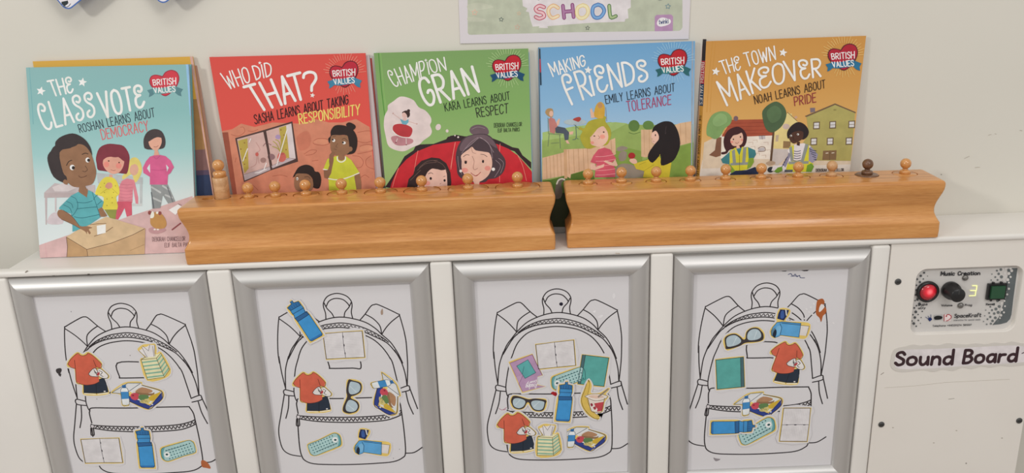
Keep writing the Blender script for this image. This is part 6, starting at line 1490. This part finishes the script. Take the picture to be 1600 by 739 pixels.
b = MB(); b.lathe([(0.0110, 0), (0.0114, 0.002), (0.0110, 0.0075), (0.0092, 0.0095), (0.0090, 0.0200), (0.0080, 0.0212), (0.0005, 0.0214)], m_black, 32, 'y', (x + .0018, y, z + .001), (True, True))
b.box(x + .0012, x + .0022, y - 0.0216, y - 0.0210, z + .003, z + .009, mat('grey_mark', (0.06, 0.06, 0.06), 0.5))
sub(b, 'volume_knob', 'black rotary volume knob')
x, y, z = PLATE_PARTS['green']; y = 0.0056; z += ZO
b = MB(); b.box(x - .0115, x + .0115, y - .0035, y, z - .0105, z + .0105, m_black)
b.box(x - .0085, x + .0085, y - .0062, y - .003, z - .008, z + .008, mat('green_plastic', (0.02, 0.085, 0.04), 0.3))
for sx, sz in ((-1, 1), (1, 1), (-1, -1), (1, -1)): b.box(x + sx * .005 - .001, x + sx * .005 + .001, y - .003, y, z + sz * .0115 - .001, z + sz * .0115 + .001, m_black)
sub(b, 'green_button', 'square green push button in a black bezel')
m_cap = mat('grey_cap', (0.22, 0.21, 0.20), 0.3, metal=0.6)
for k in ('led1', 'led2'):
    x, y, z = PLATE_PARTS[k]; b = MB(); b.lathe([(0.0038, 0), (0.0036, 0.0012), (0.0024, 0.0026), (0.0003, 0.0031)], m_cap, 20, 'y', (x, 0.0057, z + ZO)); sub(b, 'screw_cap')
b = MB(); art(b, DIGIT[1], lambda x, y, h: (DIGIT[0][0][0] + x, DIGIT[0][0][1] - 0.0007 - h, DIGIT[0][0][2] + ZO + y), glow=mat('lit_digit', (0.6, 0.6, 0.25), 0.4, emit=(0.92, 0.95, 0.42), estr=0.75)); sub(b, 'digit_display', 'glowing yellow-green digit 3')
# laminated label
mw = frame_of(LABEL[0]); b = MB()
m_lam = mat('clear_laminate', (0.86, 0.83, 0.79), 0.12, spec=0.6, coat=0.6)
P = catmull([(a * 1e-4, c * 1e-4) for a, c in LABEL_OUT], True, 3)
b.grid([[(x, 0.0004, z) for x, z in P], [(x, -0.0001, z) for x, z in P]], mat('laminate', (0.70, 0.665, 0.62), 0.18, spec=0.6, coat=0.4), True, False, True, True)
art(b, LABEL[1], lambda x, y, h: (x, -0.0001 - h, y))
o = b.build('laminated_label', None, mw=mw); tag(o, 'wavy-edged laminated label reading Sound Board below the control plate', 'label')
# ---------------------------------------------------------------- poster frames, posters, cut-outs
PROF = [(0.0, 0.0052), (0.0, -0.0002), (0.0012, -0.0022), (0.0030, -0.0044), (0.0055, -0.0066), (0.0085, -0.0084), (0.0115, -0.0094), (0.0145, -0.0096), (0.0175, -0.0088), (0.0205, -0.0070), (0.0230, -0.0045), (0.0246, -0.0018), (0.0250, -0.0008), (0.0250, 0.0052)]
def rail(x0, z0, side):
    """one mitred length of snap-frame moulding"""
    b = MB(); W, H = FW, FH; rows = []
    for u, y in PROF:
        if side == 'top': rows.append([(x0 + u, y, z0 - u), (x0 + W - u, y, z0 - u)])
        elif side == 'bottom': rows.append([(x0 + u, y, z0 - H + u), (x0 + W - u, y, z0 - H + u)])
        elif side == 'left': rows.append([(x0 + u, y, z0 - u), (x0 + u, y, z0 - H + u)])
        else: rows.append([(x0 + W - u, y, z0 - u), (x0 + W - u, y, z0 - H + u)])
    b.grid(rows, m_alu, False, True)
    for k in (0, 1): b.poly([r[k] for r in rows], m_alu)
    o = b.build('rail'); return o
FRL = ['leftmost silver poster frame, at the left end of the cabinet', 'second silver poster frame from the left', 'third silver poster frame from the left', 'rightmost silver poster frame, next to the sound panel']
PSL = ['backpack poster in the leftmost frame, brown smudge at lower right', 'backpack poster in the second frame, with a bottle cut-out by its strap', 'backpack poster in the third frame, with a purple diary cut-out', 'backpack poster in the rightmost frame, orange torn patch at upper right']
for i in range(4):
    x0, z0 = FX[i], ZO + FZ[i]
    t = thing('poster_frame', FRL[i], 'picture frame', (x0 + FW / 2, 0, z0 - FH), 'snap frames on the cabinet front')
    for s in ('top', 'left', 'right', 'bottom'):
        r = rail(x0, z0, s); r.parent = t; r.matrix_parent_inverse = Matrix.Translation((-(x0 + FW / 2), 0, -(z0 - FH)))
    O = Vector((x0 + FB, 0, z0 - FB)); b = MB(); ex = 0.006
    b.box(-ex, 0.19 + ex, 0.0002, 0.0010, -0.277 - ex, ex, m_paper)
    cl = [(-.003, -.28), (.193, -.28), (.193, .003), (-.003, .003)]
    ox, oz = PACK_OFF[i]
    art(b, PACK, lambda x, y, h: (x, 0.0002 - h, y), 1.5e-5, 4e-6, clip=cl) if False else None
    hh = art(b, PACK, lambda x, y, h: (x + ox, 0.0002 - h, y + oz), 1.5e-5, 4e-6, clip=[(a - ox, c - oz) for a, c in cl])
    art(b, MARKS[i], lambda x, y, h: (x, 0.0002 - h, y), hh, 4e-6, clip=cl)
    o = b.build('backpack_poster', None, mw=Matrix.Translation(O)); tag(o, PSL[i], 'poster', 'backpack posters')
m_cut = mat('cut_paper', hexlin('d1cfd2'), 0.42, spec=0.35)
SNAME = dict(tee='tshirt_cutout', tissue='tissue_box_cutout', lunch='lunchbox_cutout', notebook='notebook_cutout', bottle='bottle_cutout', pencil='pencil_case_cutout', shades='sunglasses_cutout', inhaler='inhaler_cutout', exbook='exercise_book_cutout', diary='diary_cutout', banana='snack_cutout')
for k, (ops, marg, inst) in STICK.items():
    proto = None
    for (pi, x, z, ang, sc, lvl, lab, clip) in inst:
        cl = None
        if clip:
            cl = [(clip[j] * 1e-4, clip[j + 1] * 1e-4) for j in range(0, len(clip), 2)]
            if sum(cl[j][0] * cl[(j + 1) % 4][1] - cl[(j + 1) % 4][0] * cl[j][1] for j in range(4)) < 0: cl.reverse()
        if proto is None or clip:
            b = MB(); P = [(marg[j] * 1e-4, marg[j + 1] * 1e-4) for j in range(0, len(marg), 2)]
            P = catmull(P, True, 2)
            if cl: P = clip2(P, cl)
            b.grid([[(u, 0.0002, v) for u, v in P], [(u, -0.0001, v) for u, v in P]], m_cut, True, False, True, True)
            art(b, ops, lambda u, v, h: (u, -0.0001 - h, v), 1.5e-5, 4e-6, clip=cl)
            o = b.build(SNAME[k])
            if not clip: proto = o
        else:
            o = proto.copy(); COL.objects.link(o)
        o.matrix_world = Matrix.Translation((x, -0.0002 - 0.0006 * lvl, z + ZO)) @ Matrix.Rotation(-ang, 4, 'Y') @ Matrix.Scale(sc, 4)
        tag(o, lab, 'paper cut-out', SNAME[k].replace('_cutout', '').replace('_', ' ') + ' cut-outs' if len(inst) > 1 else None)
# ---------------------------------------------------------------- picture books
def gradient(name, stops, H):
    m = bpy.data.materials.new(name); m.use_nodes = True; nt = m.node_tree; b = nt.nodes['Principled BSDF']; b.inputs['Roughness'].default_value = 0.32; b.inputs['Specular IOR Level'].default_value = 0.4
    tc = nt.nodes.new('ShaderNodeTexCoord'); sp = nt.nodes.new('ShaderNodeSeparateXYZ'); mr = nt.nodes.new('ShaderNodeMapRange'); mr.inputs['From Max'].default_value = H; r = nt.nodes.new('ShaderNodeValToRGB')
    e = r.color_ramp.elements
    for i, (p, c) in enumerate(stops):
        x = e[i] if i < 2 else e.new(p); x.position = p; x.color = (*hexlin(c), 1)
    nt.links.new(tc.outputs['Object'], sp.inputs[0]); nt.links.new(sp.outputs['Z'], mr.inputs['Value']); nt.links.new(mr.outputs[0], r.inputs[0]); nt.links.new(r.outputs[0], b.inputs['Base Color']); return m
def shrink(q, d): 
    cx = sum(p[0] for p in q) / 4; cy = sum(p[1] for p in q) / 4
    return [(x + (d if x < cx else -d), y + (d if y < cy else -d)) for x, y in q]
def slab(mb, q, y0, y1, m): mb.solid([(x, y0, z) for x, z in (q[0], q[1])] + [(x, y1, z) for x, z in (q[1], q[0])] + [(x, y0, z) for x, z in (q[3], q[2])] + [(x, y1, z) for x, z in (q[2], q[3])], m)
BK = {
 'b1': ('teal picture book about democracy with children around a box, leftmost in front', [(0, 'd5dcde'), (1, '84afb0'), (.30, 'cfdcdd'), (.55, '9cc6c6'), (.75, '86b6b6')], '6ea8ac', 0, 0, 0),
 'b2': ('red picture book about responsibility with a broken window, second from left', [(0, 'cf5a4a'), (1, 'd04e46'), (.6, 'd6544a')], 'b0403a', .0085, .0076, 0),
 'b3': ('green picture book about respect with a grey-haired gran, middle of the row', [(0, 'a8c48c'), (1, '789c60'), (.35, '98b878'), (.7, '7fa862')], '9ab8c4', .0006, .0016, -.0005),
 'b4': ('blue picture book about tolerance with two girls at a fence, under the wall poster', [(0, 'b5cad8'), (1, '6a9ec8'), (.4, 'b0cbe0'), (.7, '86b2d6')], '4a7fa8', -.001, 0, -.001),
 'b5': ('orange picture book about pride with a town street, rightmost of the row', [(0, 'd8c8ae'), (1, 'c38d46'), (.28, 'd8c2a0'), (.5, 'd4a964'), (.75, 'c99650')], 'd4b4aa', .0012, .0030, -.0032)}
def book(key, mw, q, ops, label, stops, back, dpg, dbk, dxl, T=0.0098, group='picture books in the front row', spine=None):
    t = thing('picture_book', label, 'book', group=group, mw=mw)
    H = max(p[1] for p in q)
    b = MB(); slab(b, q, 0, 0.0024, gradient('cover_' + key, stops, H))
    if ops: art(b, ops, flatpos, clip=q)
    o = b.build('front_cover', t)
    b = MB(); g = shrink(q, 0.003); g = [g[0], (g[1][0] + .0028 + dpg * 1.2, g[1][1]), (g[2][0] + .001 + dpg * .7, g[2][1]), g[3]]; slab(b, g, 0.0024, T - 0.0024, m_pages); b.build('page_block', t)
    mb = mat('book_back_' + key, hexlin(back), 0.4)
    b = MB(); g = [q[0], (q[1][0] + dbk * 1.2, q[1][1]), (q[2][0] + dbk * .8, q[2][1]), q[3]]; g = [(g[0][0] + dxl, g[0][1]), g[1], g[2], (g[3][0] + dxl, g[3][1])]; slab(b, g, T - 0.0024, T, mb); b.build('back_cover', t)
    b = MB(); x0, x1 = q[0][0], q[3][0]
    b.solid([(x0 + .0002, 0.0001, q[0][1]), (x0 + .0026, 0.0024, q[0][1]), (x0 + dxl + .0026, T - .0024, q[0][1]), (x0 + dxl - .0004, T - .0003, q[0][1]), (x1 + .0002, 0.0001, q[3][1]), (x1 + .0026, 0.0024, q[3][1]), (x1 + dxl + .0026, T - .0024, q[3][1]), (x1 + dxl - .0004, T - .0003, q[3][1])], mb)
    if spine:
        def sp(x, y, h): return (x0 + (x1 - x0) * y / H + .0002 + (dxl - .0006) * x / T - h * .9, 0.0001 + (T - .0004) * x / T, y - h * .0)
        art(b, spine, sp, 6e-5, 1.5e-5, U=1e-4)
    b.build('spine', t); return t
for key, (S, q, ops) in BOOKS.items():
    lab, stops, back, dpg, dbk, dxl = BK[key]; sp = None
    if key == 'b5':
        sp = [(0, 200, 146, 63, 0, 0, 0, 98, 0, 98, 1560, 0, 1560), (0, 42, 36, 40, 0, 0, 2110, 98, 2110, 98, 2370, 0, 2370), (0, 176, 42, 60, 0, 0, 1830, 98, 1830, 98, 2110, 0, 2110), (0, 36, 64, 92, 0, 0, 1560, 98, 1560, 98, 1830, 0, 1830),
              (2, 232, 220, 208, 7, 78, 2090, 78, 1850, 20, 1850, 20, 2090, 'BRITISH'), (2, 232, 220, 208, 7, 78, 1810, 78, 1580, 20, 1580, 20, 1810, 'VALUES'),
              (2, 58, 36, 24, 6, 70, 1440, 70, 250, 28, 250, 28, 1440, 'THE TOWN MAKEOVER + NOAH LEARNS ABOUT PRIDE')]
    book(key, frame_of(S), q, ops, lab, stops, back, dpg, dbk, dxl, spine=sp)
S, q, ops = BOOKS['b1']; mw = frame_of(S); mw.translation = mw.translation + (mw.to_3x3() @ Vector((0, 0.0108, 0)))
ox = S[0][0]; qb = [(.0475 - ox, 0.0), (.2435 - ox, 0.0), (.2325 - ox, .2412), (.0378 - ox, .2425)]
back_ops = [(0, 201, 160, 148, 0, 2230, 0, 2310, 0, 2200, 2500, 2120, 2500), (0, 154, 116, 72, 0, 1300, 1250, 2190, 1250, 2150, 1900, 1300, 1900), (0, 122, 90, 88, 0, 1300, 1000, 2205, 1000, 2185, 1280, 1300, 1250),
            (0, 44, 58, 90, 0, 1300, 0, 2250, 0, 2205, 1010, 1300, 1010), (0, 28, 32, 48, 1, 2000, 100, 2180, 80, 2170, 500, 2090, 700, 2000, 500), (0, 84, 70, 92, 0, 1300, 960, 2207, 960, 2204, 1020, 1300, 1020)]
book('b0', mw, qb, back_ops, 'yellow-topped book standing hidden behind the teal picture book', [(0, 'c8963c'), (1, 'd0a040')], 'b08a78', .0, .002, 0, T=0.0085, group=None)
# ---------------------------------------------------------------- cylinder blocks
BH = 0.071
PR = [(0.0, 0.0030), (0.004, 0.0018), (0.012, 0.0012), (0.12, 0.0008), (0.268, 0.0010), (0.30, 0.0024), (0.34, 0.0040), (0.38, 0.0053), (0.43, 0.0064), (0.49, 0.0068), (0.55, 0.0064), (0.61, 0.0055), (0.67, 0.0042), (0.73, 0.0028), (0.79, 0.0014), (0.84, 0.0005), (0.90, 0.0)]
PR += [(1 - 0.0042 / BH * (1 - math.sin(math.radians(t))), 0.0042 * (1 - math.cos(math.radians(t)))) for t in range(0, 91, 15)]
def block(loc, rz, L, D, label, holes):
    t = MB(); rows = []
    for h, d in PR:
        r = 0.003; P = []
        for cx, cy, a0 in ((L - d - r, D - d - r, 0), (d + r, D - d - r, 90), (d + r, d + r, 180), (L - d - r, d + r, 270)):
            for j in range(7): a = math.radians(a0 + 15 * j); P.append((cx + r * math.cos(a), cy + r * math.sin(a), h * BH))
        rows.append(P)
    t.grid(rows, m_wood, True, True, True, True)
    o = t.build('cylinder_block'); o.location = loc; o.rotation_euler = (0, 0, rz)
    c = MB()
    for hx, hy, r, dep in holes: c.lathe([(r, -dep), (r, 0.02)], m_wood, 48, 'z', (hx, hy, BH), (True, True), False)
    cu = c.build('cutter'); cu.location = loc; cu.rotation_euler = (0, 0, rz)
    md = o.modifiers.new('b', 'BOOLEAN'); md.object = cu; md.operation = 'DIFFERENCE'; md.solver = 'EXACT'
    bpy.context.view_layer.update(); dg = bpy.context.evaluated_depsgraph_get()
    me = bpy.data.meshes.new_from_object(o.evaluated_get(dg)); o.modifiers.clear(); o.data = me
    bpy.data.objects.remove(cu)
    try: me.set_sharp_from_angle(angle=0.40)
    except Exception: pass
    return tag(o, label, 'wooden block', 'wooden cylinder blocks')
def cyl(loc, rd, depth, proud, label, mk, md_, tall=False, rb=0.0066, zb=0.0125):
    t = thing('knobbed_cylinder', label, 'wooden cylinder', loc, 'knobbed wooden cylinders')
    b = MB(); e = 0.0006
    b.lathe([(rd, -depth), (rd, proud - e), (rd - e, proud), (0.0004, proud)], md_, 40, 'z', (0, 0, 0), (True, True)); b.build('cylinder_body', t)
    b = MB(); z = proud
    pf = [(0.0066, z), (0.0066, z + .0034), (0.0058, z + .0043), (0.0038, z + .0048)]
    c = z + zb
    for k in range(2, 15): a = math.pi * k / 14; r = rb * math.sin(a) * (1 if k > 2 else .98); pf.append((max(r, 0.0003), c - rb * math.cos(a)))
    b.lathe(pf, mk, 28, 'z', (0, 0, 0), (True, True)); b.build('knob', t); return t
KL = [(.2922, .0385, .0103), (.3247, .0408, .0131), (.3615, .0430, .0155), (.4062, .0418, .0180), (.4539, .0415, .0200), (.505, .0415, .0225), (.5618, .0430, .0248), (.6228, .0425, .0272)]
KR = [(.710, .0425, .0109), (.7511, .0412, .0124), (.7939, .0415, .0124), (.8358, .0405, .0126), (.8791, .0400, .0118), (.9225, .0385, .0125), (.968, .0385, .0142), (1.0088, .0370, .0134), (1.0516, .0350, .0133), (1.0982, .0350, .0140)]
zt = ZD + BH
def tolocal(x, y, loc, rz): dx, dy = x - loc[0], y - loc[1]; return (dx * math.cos(-rz) - dy * math.sin(-rz), dx * math.sin(-rz) + dy * math.cos(-rz))
l1, r1 = (0.2180, -0.0040, ZD + 0.0001), math.radians(0.75); l2, r2 = (0.6795, 0.0055, ZD + 0.0001), math.radians(-1.55)
gap = 0.0007
h1 = [(*tolocal(.2410, .0405, l1, r1), .0070, .040), (*tolocal(.2587, .0425, l1, r1), .0092 + gap, .045)] + [(*tolocal(x, y, l1, r1), r + gap, .045) for x, y, r in KL]
h2_ = [(*tolocal(x, y, l2, r2), r + gap, .045) for x, y, r in KR]
block(l1, r1, 0.4490, 0.0635, 'left wooden cylinder block, with cylinders growing wider to the right', h1)
block(l2, r2, 0.4500, 0.0635, 'right wooden cylinder block, with ten cylinders of similar width', h2_)
LL = ['smallest seated knobbed cylinder, first right of the raised pin', 'second knobbed cylinder right of the raised pin', 'third knobbed cylinder right of the raised pin, before the small boy on the red book', 'fourth knobbed cylinder right of the raised pin, before the lime t-shirt on the red book', 'knobbed cylinder in the left block between the red and green books', 'knobbed cylinder in front of the girl on the green book', 'knobbed cylinder in front of the gran on the green book', 'widest knobbed cylinder, at the right end of the left block']
LR = ['leftmost knobbed cylinder of the right block, beside the gap', 'second knobbed cylinder from the left in the right block, before the girl in pink', 'third knobbed cylinder from the left in the right block', 'fourth knobbed cylinder from the left in the right block', 'fifth knobbed cylinder in the right block, before the left edge of the orange book', 'sixth knobbed cylinder in the right block, between the two figures on the orange book', 'seventh knobbed cylinder in the right block, before the boy in a vest', 'pale-knobbed cylinder before the green house on the orange book', 'dark brown walnut cylinder, second from the right end', 'rightmost knobbed cylinder, at the end of the right block']
for (x, y, r), lab in zip(KL, LL): cyl((x, y, zt), r, .040, -0.0004, lab, m_knob, m_wood, rb=0.0069)
for i, ((x, y, r), lab) in enumerate(zip(KR, LR)): cyl((x, y, zt), r, .040, 0.0012 if i in (1, 8) else 0.0002, lab, m_pale if i == 7 else m_walnut if i == 8 else m_knob, m_walnut if i == 8 else m_wood, rb=0.0065)
t = thing('knobbed_cylinder', 'thin knobbed pin pulled up high at the left end of the left block', 'wooden cylinder', (.2587, .0425, zt), 'knobbed wooden cylinders')
b = MB(); b.lathe([(0.0092, -.020), (0.0092, .0255), (0.0086, .0262), (0.0004, .0262)], m_pale, 32); b.build('cylinder_body', t)
b = MB(); pf = [(0.0080, .0262), (0.0080, .0318), (0.0066, .0334), (0.0045, .0340)]
for k in range(2, 15): a = math.pi * k / 14; pf.append((max(.0072 * math.sin(a), .0003), .0408 - .0072 * math.cos(a)))
b.lathe(pf, m_knob, 28); b.build('knob', t)
# ---------------------------------------------------------------- wall poster and hanging cards
mw = frame_of(SCHOOL[0]); b = MB()
W = SCHOOL_W; Hp = 0.198
b.box(0, W, 0.0, 0.0010, 0, Hp, mat('poster_paper', hexlin('d2cdd2'), 0.3, coat=0.3))
art(b, SCHOOL[1], flatpos, clip=[(.002, .002), (W - .002, .002), (W - .002, Hp - .003), (.002, Hp - .003)])
tag(b.build('wall_poster', None, mw=mw), 'sage green poster reading SCHOOL on the wall above the books', 'poster')
def card(ops, dx, dz, label, rot=0):
    S = CARD[0]; mw = frame_of(S); mw.translation = mw.translation + Vector((dx, 0, dz)); mw = mw @ Matrix.Rotation(rot, 4, 'Y'); b = MB()
    c, s = math.cos(math.radians(33)), math.sin(math.radians(33))
    def rr(L, H, r, ins): return [(x * c - y * s, x * s + y * c + .0016) for x, y in rrect(ins, L - ins, ins, H - ins, r)]
    P = rr(.075, .055, .008, 0); b.grid([[(x, 0.0008, z) for x, z in P], [(x, 0, z) for x, z in P]], ink(74, 108, 174), True, False, True, True)
    b.poly([(x, -.00003, z) for x, z in rr(.075, .055, .007, .0014)], ink(218, 216, 222))
    if ops: art(b, ops, flatpos, 6e-5)
    o = b.build('hanging_card', None, mw=mw); tag(o, label, 'card', 'blue-edged hanging cards'); return o
card(CARD[1], 0, -.0035, 'blue-edged white card with a dark picture, hanging at the top left corner')
card(None, .1125, -.0005, 'blue-edged white card tip hanging at the top, right of the other card')
